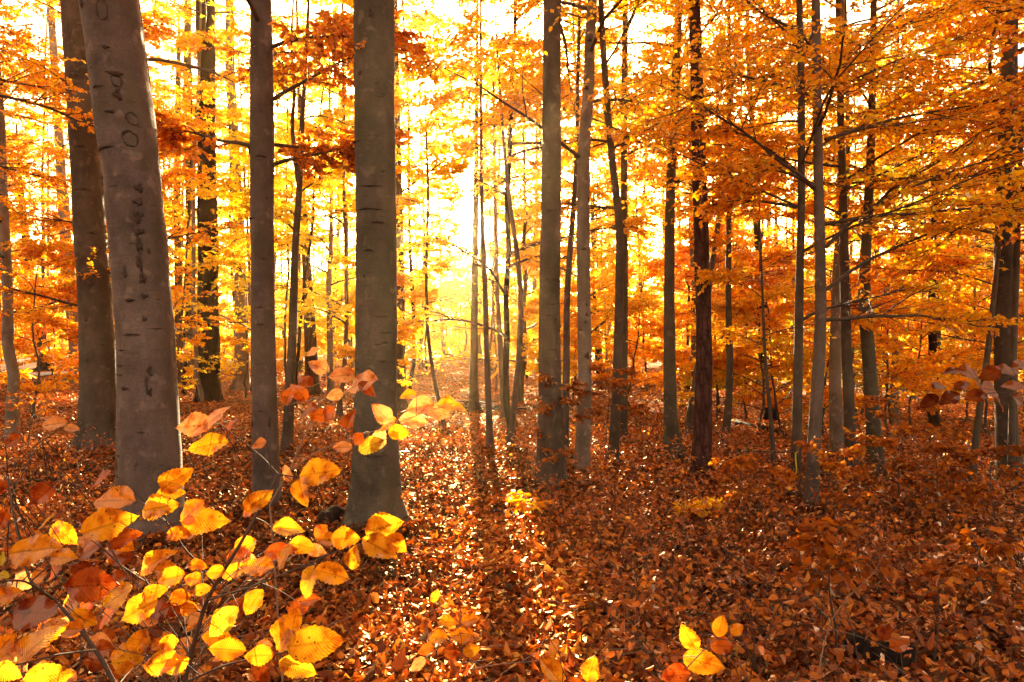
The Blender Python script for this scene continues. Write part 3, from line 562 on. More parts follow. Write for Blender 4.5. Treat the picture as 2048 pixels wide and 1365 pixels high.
A = dict
trees = [
 A(label='reddish dark-barked pine with flaky furrowed bark, right of the middle', name='pine_tree', bark='red', pts=[(1388, 0), (1393, 150), (1397, 300), (1403, 500), (1408, 700), (1406, 850), (1402, 965)], widths=[(0, 22), (300, 26), (500, 29), (700, 31), (965, 38)], base_y=967, pal='amber', cr=(4.3, 9, 8, 2.2, .3), H=14, short='the reddish pine', flare=.2, rough=.05),
 A(label='dark straight oak with deeply furrowed bark between two beeches, upper left', name='oak_tree', bark='dark', pts=[(411, 0), (414, 300), (416, 500), (417, 800)], widths=[(0, 35), (300, 34), (500, 38), (800, 42)], base_y=805, pal='yellow', cr=(9.0, 14, 9, 3, .5), H=16, short='the dark furrowed oak', flare=.15, rough=.05),
 A(label='greenish slim beech just left of the dark furrowed oak', name='beech_tree', bark='olive', pts=[(375, 0), (375, 150), (381, 400), (382, 700), (382, 770)], widths=[(0, 13), (400, 18), (770, 20)], base_y=772, pal='yellow', cr=(4.5, 12, 13, 3, .3), H=14, short='the greenish slim beech'),
 A(label='pale green beech trunk against the bright gap right of the dark oak', name='beech_tree', bark='pale', pts=[(459, 0), (460, 130), (475, 400), (483, 600), (484, 780)], widths=[(0, 16), (400, 21), (600, 24), (780, 28)], base_y=782, pal='yellow', cr=(7, 13, 9, 3, .4), H=15, short='the pale green beech'),
 A(label='thin forked beech with two wavy tops, right of the branched grey brown trunk', name='beech_tree', bark='brown', pts=[(612, 120), (604, 250), (598, 400), (590, 500), (584, 700), (573, 915)], widths=[(120, 7), (300, 11), (500, 14), (700, 17), (915, 21)], base_y=916, pal='yellow', cr=(2.8, 8.5, 14, 1.25, .5), H=8, short='the thin forked beech'),
 A(label='purple brown pine with a stout lower trunk, far behind the thin forked beech', name='pine_tree', bark='red', pts=[(600, 250), (605, 380), (612, 500), (619, 640), (625, 790)], widths=[(250, 10), (380, 12), (500, 17), (640, 22), (790, 27)], base_y=792, pal='yellow', cr=(6.5, 12, 8, 2.6, .3), H=13, short='the purple brown pine', rough=.05),
 A(label='reddish trunk peeping out behind the right edge of the thick olive beech', name='beech_tree', bark='brown', pts=[(793, 200), (797, 400), (800, 600), (802, 820)], widths=[(200, 14), (400, 16), (600, 19), (820, 21)], base_y=824, pal='gold', cr=(4.0, 11, 12, 2.8, .35), H=13, short='the half hidden red brown trunk'),
 A(label='very thin wiggly young beech left of the bright sun gap', name='young_beech', bark='brown', pts=[(852, 250), (857, 400), (852, 560), (856, 680), (868, 760), (893, 870)], widths=[(250, 4), (870, 8)], base_y=872, pal='gold', cr=(2.0, 7, 14, 1.7, .4), H=7, short='the wiggly young beech'),
 A(label='moss green upright beech directly under the bright sun gap', name='beech_tree', bark='olive', pts=[(953, 250), (952, 380), (949, 600), (947, 825)], widths=[(250, 8), (380, 11), (600, 14), (825, 18)], base_y=827, pal='yellow', cr=(6.0, 11, 7, 2.2, .4), H=12, short='the moss green beech'),
 A(label='slender straight beech with a small side snag, right beside the sun gap', name='beech_tree', bark='mauve', pts=[(962, 220), (963, 420), (969, 540), (973, 700), (981, 905)], widths=[(220, 6), (420, 8), (540, 10), (905, 13)], base_y=906, pal='gold', cr=(4.4, 8, 8, 1.6, .45), H=8, short='the slender snagged beech'),
 A(label='slender beech between the snagged one and the S-shaped one', name='beech_tree', bark='mauve', pts=[(988, 250), (991, 420), (995, 600), (1004, 740), (1011, 838)], widths=[(250, 6), (600, 9), (838, 14)], base_y=840, pal='gold', cr=(4.0, 9, 12, 2.0, .4), H=9, short='the second slender beech'),
 A(label='S-shaped slender pale beech left of the dark middle trunk', name='beech_tree', bark='mauve', pts=[(1002, 220), (1018, 400), (1034, 500), (1043, 600), (1038, 720), (1018, 905)], widths=[(220, 5), (400, 8), (600, 11), (905, 12)], base_y=907, pal='gold', cr=(3.4, 7.5, 10, 1.6, .4), H=7.5, short='the S-shaped beech'),
 A(label='slim crooked beech squeezed between the dark middle and pale bent trunks', name='beech_tree', bark='mauve', pts=[(1154, 250), (1150, 380), (1140, 500), (1133, 600), (1133, 750), (1128, 922)], widths=[(250, 8), (500, 11), (922, 16)], base_y=925, pal='gold', cr=(3.4, 9, 11, 2.2, .35), H=9, short='the squeezed crooked beech'),
 A(label='dark curving beech right of the pale bent one, front of a close pair', name='beech_tree', bark='brown', pts=[(1204, 60), (1212, 180), (1225, 330), (1240, 450), (1239, 600), (1233, 800), (1225, 944)], widths=[(60, 12), (330, 14), (600, 17), (944, 20)], base_y=946, pal='gold', cr=(3.2, 9, 13, 2.4, .35), H=10, short='the dark curving beech'),
 A(label='straight olive beech touching the dark curving one, rear of the close pair', name='beech_tree', bark='olive', pts=[(1250, 60), (1248, 300), (1248, 500), (1246, 700), (1243, 892)], widths=[(60, 12), (300, 13), (600, 17), (892, 22)], base_y=894, pal='gold', cr=(3.6, 11, 13, 2.6, .35), H=12, short='the rear olive beech'),
 A(label='olive brown straight beech with spreading roots, left of the reddish pine', name='beech_tree', bark='olive', pts=[(1358, 0), (1350, 200), (1340, 400), (1338, 600), (1340, 800), (1345, 922)], widths=[(0, 15), (400, 19), (600, 21), (922, 27)], base_y=926, pal='amber', cr=(3.6, 11, 15, 2.6, .35), H=12, short='the olive beech with roots', flare=.9),
 A(label='leaning beech with a curved sunlit foot close behind the reddish pine', name='beech_tree', bark='mauve', pts=[(1440, 420), (1420, 560), (1400, 700), (1388, 800), (1374, 880)], widths=[(420, 10), (700, 14), (880, 19)], base_y=882, pal='amber', cr=(3.6, 9, 11, 2.4, .35), H=10, short='the curved foot beech'),
 A(label='slim beech with bowed stem right of the reddish pine', name='beech_tree', bark='brown', pts=[(1458, 200), (1458, 400), (1456, 600), (1460, 750), (1455, 850), (1443, 908)], widths=[(200, 8), (600, 12), (908, 15)], base_y=911, pal='orange', cr=(3.2, 9, 13, 2.3, .3), H=10, short='the bowed slim beech'),
 A(label='whip thin young beech left of the stem with yellow ribbon', name='young_beech', bark='brown', pts=[(1522, 520), (1530, 720), (1543, 850), (1548, 955)], widths=[(520, 4), (955, 9)], base_y=957, pal='orange', cr=(1.4, 3.6, 9, 1.2, .35), H=3.6, short='the whip thin beech'),
 A(label='slim dark beech marked beside by a hanging yellow ribbon, left of a close pair', name='beech_tree', bark='brown', pts=[(1598, 0), (1603, 200), (1603, 420), (1598, 600), (1595, 800), (1590, 1010)], widths=[(0, 12), (400, 14), (700, 17), (1010, 21)], base_y=1012, pal='orange', cr=(2.3, 8, 17, 2.5, .4), H=10, short='the ribbon beech', flare=.2, limbs=[(1592, 415, -1.5, .12, .8), (1590, 340, -1.9, .6, 1.1), (1604, 640, 1.9, .5, .9)]),
 A(label='slim mauve beech with long rising limbs, right of a close pair', name='beech_tree', bark='mauve', pts=[(1631, 0), (1636, 300), (1640, 500), (1642, 640), (1630, 850), (1620, 1030)], widths=[(0, 16), (300, 18), (500, 20), (650, 22), (1030, 25)], base_y=1032, pal='amber', cr=(2.6, 8, 20, 2.8, .45), H=10, short='the long limbed beech', flare=.2, limbs=[(1652, 580, 1.35, .62, 2.6), (1652, 495, 1.5, .75, 2.6), (1650, 280, 1.4, .3, 2.2), (1645, 640, 1.7, .1, 1.8), (1630, 380, -1.3, .8, 1.2), (1640, 150, 1.3, .7, 2.2)]),
 A(label='pale beech with a flared foot behind the long limbed slim one', name='beech_tree', bark='pale', pts=[(1684, 100), (1680, 400), (1672, 600), (1670, 780), (1676, 920)], widths=[(100, 10), (600, 18), (920, 27)], base_y=922, pal='amber', cr=(3.0, 10, 15, 2.8, .35), H=12, short='the pale flared beech'),
 A(label='upright dark grey beech between the pale flared and thick bent ones', name='beech_tree', bark='brown', pts=[(1680, 200), (1686, 400), (1690, 600), (1695, 750), (1705, 968)], widths=[(200, 12), (600, 18), (968, 22)], base_y=970, pal='orange', cr=(2.8, 8, 15, 2.4, .35), H=10, short='the upright dark grey beech'),
 A(label='thick bent olive beech bulging left at mid height, right part of the wood', name='beech_tree', bark='olive', pts=[(1744, 200), (1741, 330), (1731, 480), (1727, 600), (1740, 740), (1754, 960)], widths=[(200, 13), (480, 20), (600, 23), (960, 28)], base_y=962, pal='amber', cr=(2.6, 9, 15, 2.7, .35), H=11, short='the thick bent olive beech'),
 A(label='slim pale distant beech right of the thick bent olive one', name='beech_tree', bark='pale', pts=[(1795, 200), (1793, 400), (1790, 600), (1789, 848)], widths=[(200, 7), (600, 11), (848, 14)], base_y=850, pal='amber', cr=(2.5, 10, 14, 2.8, .3), H=11, short='the slim pale distant beech'),
 A(label='slanting thin brown beech left of the large trunk at the right edge', name='young_beech', bark='brown', pts=[(2006, 420), (1985, 620), (1972, 740), (1953, 860), (1940, 990)], widths=[(420, 8), (990, 13)], base_y=992, pal='rust', cr=(2.0, 5.5, 14, 2.0, .25), H=6, short='the slanting thin beech'),
 A(label='large brown beech near the right edge with a thin second stem', name='beech_tree', bark='brown', pts=[(2020, 0), (2013, 300), (2008, 500), (2010, 800), (2018, 985)], widths=[(0, 30), (300, 32), (500, 34), (800, 36), (985, 42)], base_y=988, pal='orange', cr=(2.4, 9, 20, 2.9, .35), H=13, short='the large right edge beech'),
 A(label='slim leaning pale trunk near the far left with a dark log at its foot', name='pine_tree', bark='pale', pts=[(103, 30), (118, 280), (133, 500), (148, 650), (160, 765)], widths=[(30, 13), (280, 16), (500, 21), (650, 25), (765, 30)], base_y=767, pal='orange', cr=(6, 14, 13, 3.2, .3), H=15, short='the leaning pale stem', flare=.8),
 A(label='thin bare mauve beech with a broken stub near the far left edge', name='beech_tree', bark='mauve', pts=[(2, 420), (8, 560), (20, 680), (27, 795)], widths=[(420, 9), (795, 14)], base_y=797, pal='orange', cr=(4.0, 9, 12, 2.6, .3), H=11, short='the thin stubbed mauve beech'),
 A(label='black leaning distant trunk with broad foot behind the white log', name='beech_tree', bark='dark', pts=[(45, 420), (64, 600), (78, 680), (93, 740)], widths=[(420, 12), (600, 17), (740, 24)], base_y=742, pal='orange', cr=(4, 11, 9, 3.4, .3), H=12, short='the black leaning trunk'),
 A(label='thin stem with sunlit right rim in the slit left of the leaning beech', name='beech_tree', bark='pale', pts=[(206, 280), (214, 430), (220, 600), (223, 798)], widths=[(280, 8), (430, 10), (798, 13)], base_y=800, pal='orange', cr=(5, 11, 10, 2.6, .3), H=12, short='the rim lit thin stem'),
 A(label='rough brown trunk half hidden behind the upper right of the leaning beech', name='oak_tree', bark='dark', pts=[(263, 0), (287, 200), (303, 350), (312, 500), (310, 700), (305, 900)], widths=[(0, 30), (900, 44)], base_y=905, pal='orange', cr=(5.5, 12, 10, 3.0, .4), H=14, short='the hidden rough trunk'),
 A(label='slim brown beech with split top left of the greenish slim one', name='beech_tree', bark='brown', pts=[(357, 150), (354, 400), (357, 600), (358, 772)], widths=[(150, 10), (400, 13), (772, 15)], base_y=774, pal='orange', cr=(4.5, 12, 12, 2.8, .35), H=13, short='the split top slim beech'),
]
TT = {a['short']: tree(**a) for a in trees}
# the forked second top, the second stem, the two drawn-out side branches


litter()

# ---- the wood behind: one object per tree, sizes and hues drifting with distance and side
PALX = lambda px: (['orange', 'amber', 'amber'] if px < 300 else ['yellow', 'gold', 'yellow'] if px < 700 else ['gold', 'yellow', 'gold'] if px < 1250 else ['amber', 'gold', 'orange'] if px < 1600 else ['amber', 'orange', 'green', 'amber', 'orange'])
BACK = []
def back_tree(px, D, wpx, H, z0, n, L, pal, bark, dens=1., kind='beech_tree', lsize=None, lean=0.):
    x = (px-W2)/F*D; zb = float(terrain(x, D))
    org = np.array([x, D, zb])
    K = 16; z = zb-.2+(H-zb+.2)*np.linspace(0, 1, K)**1.6
    wob = np.cumsum(RNG.normal(0, .035, K))*(.6+.02*D); wob[:3] = 0
    C = np.stack([x+wob+lean*(z-zb), D+np.cumsum(RNG.normal(0, .03, K)), z], -1)
    r0 = wpx*D/F/2; R = r0*(1-.75*((z-z[0])/(H-z[0])))*1.05; R[0] *= 1.25
    root = empty(kind, org)
    S = 12; V, Fq = trunk_mesh(C, R, S, int(abs(px)*3+D*7), .05, .3, zbase=zb)
    mk('trunk', V, Fq, BARK[bark], root, org)
    hz = z0+(H*.96-z0)*((np.arange(n)+RNG.random(n))/n)**1.1
    st = np.stack([np.interp(hz, z, C[:, k]) for k in range(3)], -1)
    LL = L*RNG.uniform(.7, 1.2, n)*(1-.55*(hz-z0)/(H-z0)); az = np.arange(n)*2.4+RNG.random(n)*6
    global NL
    NL += crown(st, az, RNG.normal(.35, .15, n), np.full(n, .02), LL, np.minimum(r0*.5, .01+.008*LL), dens=dens, lsize=lsize or .062*(1+max(D-10, 0)*.034), detail=0, parent=root, origin=org, pal=pal, twig_tubes=D < 16, lk=2.0 if px < 1250 else 1.6)
    return root
rb = np.random.default_rng(5)
def in_corridor(px, D):
    x = (px-W2)/F*D; y0 = np.linspace(2.5, 12.5, 11)
    xr = x-(D-y0)*math.tan(SUN_AZ)
    return D < 62 and np.sum(np.abs(xr-(.24-.112*y0)) < .40+.03*y0) >= 3
named_px = np.array([q[0] for q in NAMED]); named_D = np.array([q[2] for q in NAMED])
for (D0, D1, N_) in ((11, 17, 15), (17, 26, 30), (26, 40, 42), (40, 62, 46)):
    cand = np.linspace(-160, 2208, N_)+rb.uniform(-26, 26, N_)
    for px in cand:
        D = rb.uniform(D0, D1)
        if D < 18 and np.any((abs(named_px-px) < 14) & (abs(named_D-D) < 6)): px += 22
        if in_corridor(px, D): continue
        if (D < 18 and 240 < px < 600) or (D < 26 and 70 < px < 170): continue
        pal = PALX(px)[rb.integers(0, len(PALX(px)))]
        th = rb.uniform(.06, .2) if D < 30 else rb.uniform(.12, .34)
        H = (rb.uniform(6.5, 10.5) if D < 20 else rb.uniform(9.5, 14.5) if D < 40 else rb.uniform(12, 19))*(1.38 if px < 900 else 1.1)
        o = back_tree(px, D, th*F/D, H, rb.uniform(.9, 2.6), int(rb.uniform(11, 17)), rb.uniform(2.0, 3.0) if D < 26 else rb.uniform(2.6, 3.8), pal, rb.choice(['brown', 'mauve', 'olive', 'pale', 'dark']), lean=rb.normal(0, .03))
        BACK.append((px, D, th, o))

for px in np.linspace(-60, 2110, 46)+rb.uniform(-22, 22, 46):
    D = rb.uniform(17, 44)
    if in_corridor(px, D) or (D < 24 and 395 < px < 440): D = 43.
    th = rb.uniform(.06, .13)
    pal = PALX(px)[rb.integers(0, len(PALX(px)))]
    o = back_tree(px, D, th*F/D, rb.uniform(7, 12), rb.uniform(2, 4), 7, rb.uniform(1.4, 2.2), pal, rb.choice(['brown', 'mauve', 'dark', 'olive']), lean=rb.normal(0, .045))
    BACK.append((px, D, th, o))
for px, D, H, z0, L, pal, lab in ((-190, 8.6, 9.5, 3.0, 3.1, 'orange', 'orange crown of a beech reaching in over the upper left edge'),
                                  (2230, 7.6, 8.5, 2.3, 2.5, 'amber', 'amber crown of a beech reaching in over the upper right edge')):
    o = back_tree(px, D, .16*F/D, H, z0, 17, L, pal, 'brown', lsize=.06); tag(o, lab, 'tree')
# the wood goes on behind and beside the camera
for bx, by in ((-7, -3), (-3, -6), (2.5, -4), (7, -5), (0, -10), (-9, -9), (8.5, -11), (-9.5, 2.5), (10, 3), (4.5, -1.5), (-4.5, 1.0), (-13, 7), (13.5, 8)):
    zb = float(terrain(bx, by)); org = np.array([bx, by, zb]); root = empty('beech_tree', org, 'beech of the surrounding wood standing outside the picture', 'tree', 'beeches around and behind the viewpoint')
    z = np.linspace(zb-.2, 13, 14); C = np.stack([bx+RNG.normal(0, .02, 14).cumsum(), by+RNG.normal(0, .02, 14).cumsum(), z], -1)
    V, Fq = trunk_mesh(C, .17*(1-.07*np.arange(14)), 20, int(abs(bx*9+by)), .05, .3, zbase=zb); mk('trunk', V, Fq, BARK['mauve'], root, org)
    n = 16; hz = 3.2+9*(np.arange(n)+RNG.random(n))/n; st = np.stack([np.interp(hz, z, C[:, k]) for k in range(3)], -1)
    crown(st, np.arange(n)*2.4+bx, RNG.normal(.35, .15, n), np.full(n, .02), 3.4*(1.1-.5*np.arange(n)/n), np.full(n, .035), dens=.8, lsize=.085, detail=0, parent=root, origin=org, pal='orange', twig_tubes=False, lk=1.5)
# understory: knee to head high bushy young beeches filling the band at eye level
for (D0, D1, N_) in ((12, 18, 14), (18, 30, 24), (30, 48, 26)):
    cand = np.linspace(-120, 2168, N_)+rb.uniform(-40, 40, N_)
    for px in cand:
        D = rb.uniform(D0, D1)
        if in_corridor(px, D) or (D < 18 and 250 < px < 590): continue
        pal = PALX(px)[rb.integers(0, len(PALX(px)))]
        H = rb.uniform(2.6, 4.6)*(1+max(D-20, 0)*.012)
        o = back_tree(px, D, .05*F/D, H, .45, int(rb.uniform(9, 13)), rb.uniform(1.3, 2.1)*(1+max(D-20, 0)*.02), pal, 'brown', kind='young_beech', lean=rb.normal(0, .05))
        BACK.append((px, D, .05, o))

for px in np.linspace(1330, 2110, 17)+rb.uniform(-18, 18, 17):
    D = rb.uniform(10.5, 18); pal = ['amber', 'orange', 'gold', 'orange', 'green'][rb.integers(0, 5)]
    o = back_tree(px, D, .045*F/D, rb.uniform(2.6, 4.2), .35, 12, rb.uniform(1.4, 2.1), pal, 'brown', kind='young_beech', lean=rb.normal(0, .05)); BACK.append((px, D, .045, o))
for px in np.linspace(860, 1010, 6):
    D = rb.uniform(46, 60); o = back_tree(px, D, .07*F/D, rb.uniform(6, 8), .6, 14, 2.6, 'yellow', 'brown', kind='young_beech'); BACK.append((px, D, .07, o))
# labels: each distant tree is placed between the two hand-described trunks that flank it in the picture
names = sorted(NAMED); gaps = {}
for rec in BACK:
    i = int(np.searchsorted([q[0] for q in names], rec[0])); gaps.setdefault((i, rec[3].name.split('.')[0]), []).append(rec)
ORD = ['first', 'second', 'third', 'fourth', 'fifth', 'sixth', 'seventh', 'eighth', 'ninth', 'tenth', 'eleventh', 'twelfth', 'thirteenth', 'fourteenth', 'fifteenth', 'sixteenth', 'seventeenth', 'eighteenth', 'nineteenth', 'twentieth']
for (i, kd), L_ in gaps.items():
    L_.sort(key=lambda r: r[0])
    noun = 'distant beech' if kd == 'beech_tree' else 'bushy young beech'
    a_ = names[i-1][1] if i > 0 else None; b_ = names[i][1] if i < len(names) else None
    for k, r in enumerate(L_):
        o = r[3]
        where = f"between {a_} and {b_}" if a_ and b_ else (f"left of {b_}" if b_ else f"right of {a_}")
        lab = f"{noun} {where}" if len(L_) == 1 else f"{ORD[k]} {noun} from left {where}"
        ws = lab.split()
        if len(ws) > 16: lab = lab.replace(' from left', '')
        if len(lab.split()) > 16: lab = lab.replace(' the ', ' ')
        tag(o, lab, 'tree', 'beeches standing in the wood behind' if kd == 'beech_tree' else 'bushy young beeches of the understory')

# a far wood that reads as one mass
def far_wood():
    n = 150000
    x = RNG.uniform(-85, 85, n); y = RNG.uniform(60, 105, n); c = vnoise(x*.28, y*.28, 41)
    z = terrain(x, y)+RNG.random(n)**1.2*(5+9*c)+.2
    k = (vnoise(x*.5, z*.7+y*.1, 42) > .35)
    pos = np.stack([x, y, z], -1)[k]; pos = pos[sun_cull(pos, .3)]; m = len(pos)
    d = np.stack([RNG.normal(0, 1, m), RNG.normal(0, 1, m), RNG.normal(-.2, .4, m)], -1); nr = RNG.normal(0, .6, (m, 3))+np.array([0, 0, 1.])
    V, Fq, q = leafmesh(pos, d, nr, RNG.uniform(.28, .5, m), 0)
    xs = RNG.uniform(-80, 80, 150); ys = RNG.uniform(62, 100, 150); zs = np.linspace(-.5, 11, 6)
    P = np.stack([np.broadcast_to(xs[:, None], (150, 6))+RNG.normal(0, .12, (150, 6)), np.broadcast_to(ys[:, None], (150, 6)), terrain(xs, ys)[:, None]+zs[None]], -1)
    V2, F2 = tubes(P, np.broadcast_to(RNG.uniform(.07, .18, 150)[:, None], (150, 6)), 6)
    o = mk('far_wood', np.concatenate([V, V2]), np.concatenate([Fq, F2+len(V)]), [LEAF['gold'], BARK['brown']], rnd=np.concatenate([RNG.random(m), np.zeros(len(F2))]), fmat=np.concatenate([np.zeros(len(Fq)), np.ones(len(F2))]))
    tag(o, 'golden mass of the far wood closing the view', kind='stuff')
far_wood()

# ------------------------------------------------------------------ undergrowth
def undergrowth():
    N_ = 3300
    D = 1.7+9.5*RNG.random(N_)**.8; px = RNG.uniform(-150, 2200, N_)
    keep = (RNG.random(N_) < np.where(px > 1000, 1., np.where(px < 420, .4, .12))) & (D > np.where(px > 1000, 1.7, 2.6))
    D, px = D[keep], px[keep]; x = (px-W2)/F*D; q = (np.abs(x-(.24-.112*D)) > .65+.03*D); D, px, x = D[q], px[q], x[q]; n = len(D)
    base = np.stack([x, D, terrain(x, D)], -1)
    Ls = RNG.uniform(.18, .65, n)
    P, a, e = polyl(base, RNG.uniform(0, 2*pi, n), RNG.uniform(.9, 1.5, n), RNG.uniform(.1, .9, n), Ls, 7, .18)
    V1, F1 = tubes(P, np.full((n, 1), .0028)*np.linspace(1, .4, 7)[None], 4)
    m = 11
    f = RNG.uniform(1.2, 6, (n, m)); i0 = np.minimum(f.astype(int), 5); fr = (f-i0)[..., None]; ii = np.arange(n)[:, None]
    pos = (P[ii, i0]*(1-fr)+P[ii, i0+1]*fr).reshape(-1, 3); az = RNG.uniform(0, 2*pi, n*m); off = RNG.uniform(.0, .14, n*m)
    pos = pos+np.stack([np.sin(az)*off, np.cos(az)*off, RNG.normal(0, .02, n*m)], -1)
    el = RNG.normal(-.15, .4, n*m); d = np.stack([np.sin(az)*np.cos(el), np.cos(az)*np.cos(el), np.sin(el)], -1)
    nr = RNG.normal(0, .6, (n*m, 3))+np.array([0, 0, 1.])
    V2, F2, k = leafmesh(pos, d, nr, RNG.uniform(.026, .055, n*m), 1, curl=RNG.normal(.1, .4, n*m))
    rn = np.repeat(np.repeat(RNG.random(n), m)*.5+RNG.random(n*m)*.5, k)
    o = mk('undergrowth', np.concatenate([V1, V2]), np.concatenate([F1, F2+len(V1)]), [TWIG, SHRUB], rnd=np.concatenate([np.zeros(len(F1)), rn]), fmat=np.concatenate([np.zeros(len(F1)), np.ones(len(F2))]))
    tag(o, 'low tangle of russet leaved seedlings over the forest floor', kind='stuff')
    # dead twigs on the floor
    n = 1600; D = 1.2+12*RNG.random(n); x = RNG.uniform(-.85, .85, n)*D
    b = np.stack([x, D, terrain(x, D)+.03], -1); P, a, e = polyl(b, RNG.uniform(0, 2*pi, n), RNG.normal(.1, .12, n), RNG.normal(-.05, .1, n), RNG.uniform(.15, .7, n), 6, .15)
    V, Fq = tubes(P, np.full((n, 1), .0035)*RNG.uniform(.5, 1.3, (n, 1))*np.linspace(1, .4, 6)[None], 4)
    tag(mk('fallen_twigs', V, Fq, TWIGP), 'thin dead twigs lying among the fallen leaves', kind='stuff')
undergrowth()

def sapling(label, px, by, H, n, L, pal, z0=.3, dens=.38, lsize=.058, lean=(0, 0), D=None, detail=1, kind='beech_sapling', lk=.5, r=.008, limbs=None):
    D = D or solve_D(px, by); x = (px-W2)/F*D; zb = float(terrain(x, D)); org = np.array([x, D, zb])
    root = empty(kind, org, label, 'sapling')
    K = 9; t = np.linspace(0, 1, K)
    C = org+np.stack([lean[0]*t**1.4+.02*np.sin(t*7+px), lean[1]*t**1.4, H*t-.05], -1)
    V, Fq = tubes(C[None], (r*(1-.75*t))[None], 8); mk('stem', V, Fq, TWIG, root, org)
    hz = zb+z0+(H-z0)*(np.arange(n)+RNG.random(n))/n
    st = np.stack([np.interp(hz, C[:, 2], C[:, k]) for k in range(3)], -1)
    az = np.arange(n)*2.4+px; LL = L*RNG.uniform(.7, 1.2, n)*(1-.5*(hz-zb-z0)/(H-z0)); el = RNG.normal(.3, .2, n); r0 = np.full(n, r*.45)
    if limbs:
        for (lz, laz, lel, lL) in limbs:
            st = np.vstack([st, [np.interp(zb+lz, C[:, 2], C[:, 0]), D, zb+lz]]); az = np.append(az, laz); LL = np.append(LL, lL); el = np.append(el, lel); r0 = np.append(r0, r*.6)
    crown(st, az, el, np.full(len(az), .0), LL, r0, dens=dens, lsize=lsize, detail=detail, lod_out=False, parent=root, origin=org, pal=pal, split=False, m3=4, lk=lk, cullk=.6, tw=.4)
    return root
SAP = [
 ('russet leaved sapling wrapped around the foot of the dark middle beech', 1128, 985, 1.35, 7, .5, 'russet', .35),
 ('rusty sapling between the pale bent and dark curving beeches', 1215, 965, 1.4, 6, .55, 'russet', .8),
 ('low amber sapling in the sunlit strip at the middle', 1050, 1060, .3, 3, .2, 'amber', .18),
 ('low spreading sapling with flat amber leaves before the reddish pine', 1400, 1060, .26, 3, .26, 'amber', .15),
 ('rust orange sapling at the foot of the two slim close beeches', 1655, 1075, .8, 6, .42, 'russet', .3),
 ('orange sapling right of the upright dark grey beech foot', 1800, 1010, 1.1, 7, .6, 'russet', .4),
 ('reddish sapling between slanting thin beech and thick bent beech', 1870, 1060, .9, 7, .5, 'russet', .3),
 ('dark red sapling in front of the large right edge beech', 1985, 1100, .8, 7, .45, 'russet', .3),
 ('low golden sapling just left of the dark furrowed oak foot', 350, 830, 1.0, 6, .8, 'gold', .3),
 ('sapling with flat yellow sprays in front of the pale green beech', 440, 815, 1.3, 6, 1.1, 'yellow', .8),
 ('leafless looking slim sapling with few leaves at the lower right', 1665, 1330, .7, 4, .22, 'russet', .4),
 ('orange sapling in the dark corner at the lower right edge', 1960, 1250, .5, 5, .28, 'russet', .2),
 ('russet sapling between the reddish pine and whip thin beech', 1480, 1040, .6, 6, .4, 'russet', .25),
 ('orange sapling near the left edge in front of the stubbed beech', 60, 900, .9, 6, .6, 'russet', .3),
]
for q in SAP: sapling(q[0], q[1], q[2], q[3], q[4], q[5], q[6], q[7])

# ------------------------------------------------------------------ close-up saplings with big leaves
def big_leaf(base, d, nr, L, wid, curl, rs):
    d = d/np.linalg.norm(d); s = np.cross(nr, d); s /= np.linalg.norm(s); u = np.cross(d, s)
    if rs.random() < .18: curl += rs.uniform(.15, .4)
    nv, nu = 19, 9
    v = np.linspace(0, 1, nv); uu = np.linspace(-1, 1, nu)
    prof = np.sin(pi*v**rs.uniform(.78, .98))**rs.uniform(.68, .9)*(1-.15*v); prof[0] = prof[-1] = .0
    ser = 1+.05*np.where(np.arange(nv) % 2, 1, -1)*(v > .08)*(v < .97)
    hw = L*wid*.5*prof*ser
    cu = curl*L; ph = rs.uniform(0, 6)
    X = hw[:, None]*uu[None]
    Zr = .0012*np.sin(2*pi*9*(v[:, None]-.4*np.abs(uu[None])*.5))*np.abs(uu[None])+np.abs(X)*rs.uniform(.12, .45)+.05*L*np.sin(v[:, None]*5+ph)*uu[None]**2*rs.uniform(-.8, .8)-cu*v[:, None]**2
    Zr = Zr+L*.035*np.sin(v[:, None]*rs.uniform(9, 16)+ph)*np.abs(uu[None])**2*np.sign(uu[None]+.01)+L*rs.uniform(-.10, .10)*np.sin(v[:, None]*pi)*uu[None]
    Yv = L*v[:, None]-.06*L*np.abs(uu[None])*(v[:, None])
    V = base+Yv[..., None]*d+X[..., None]*s+Zr[..., None]*u
    i = np.arange(nv-1)[:, None]*nu+np.arange(nu-1)[None]; i = i.ravel()
    Fq = np.stack([i, i+1, i+nu+1, i+nu], -1)
    UV = np.stack(np.broadcast_arrays(uu[None]*.6, v[:, None]), -1).reshape(-1, 2)
    return V.reshape(-1, 3), Fq, UV
HM = list(HERO.values()); HK = list(HERO.keys())
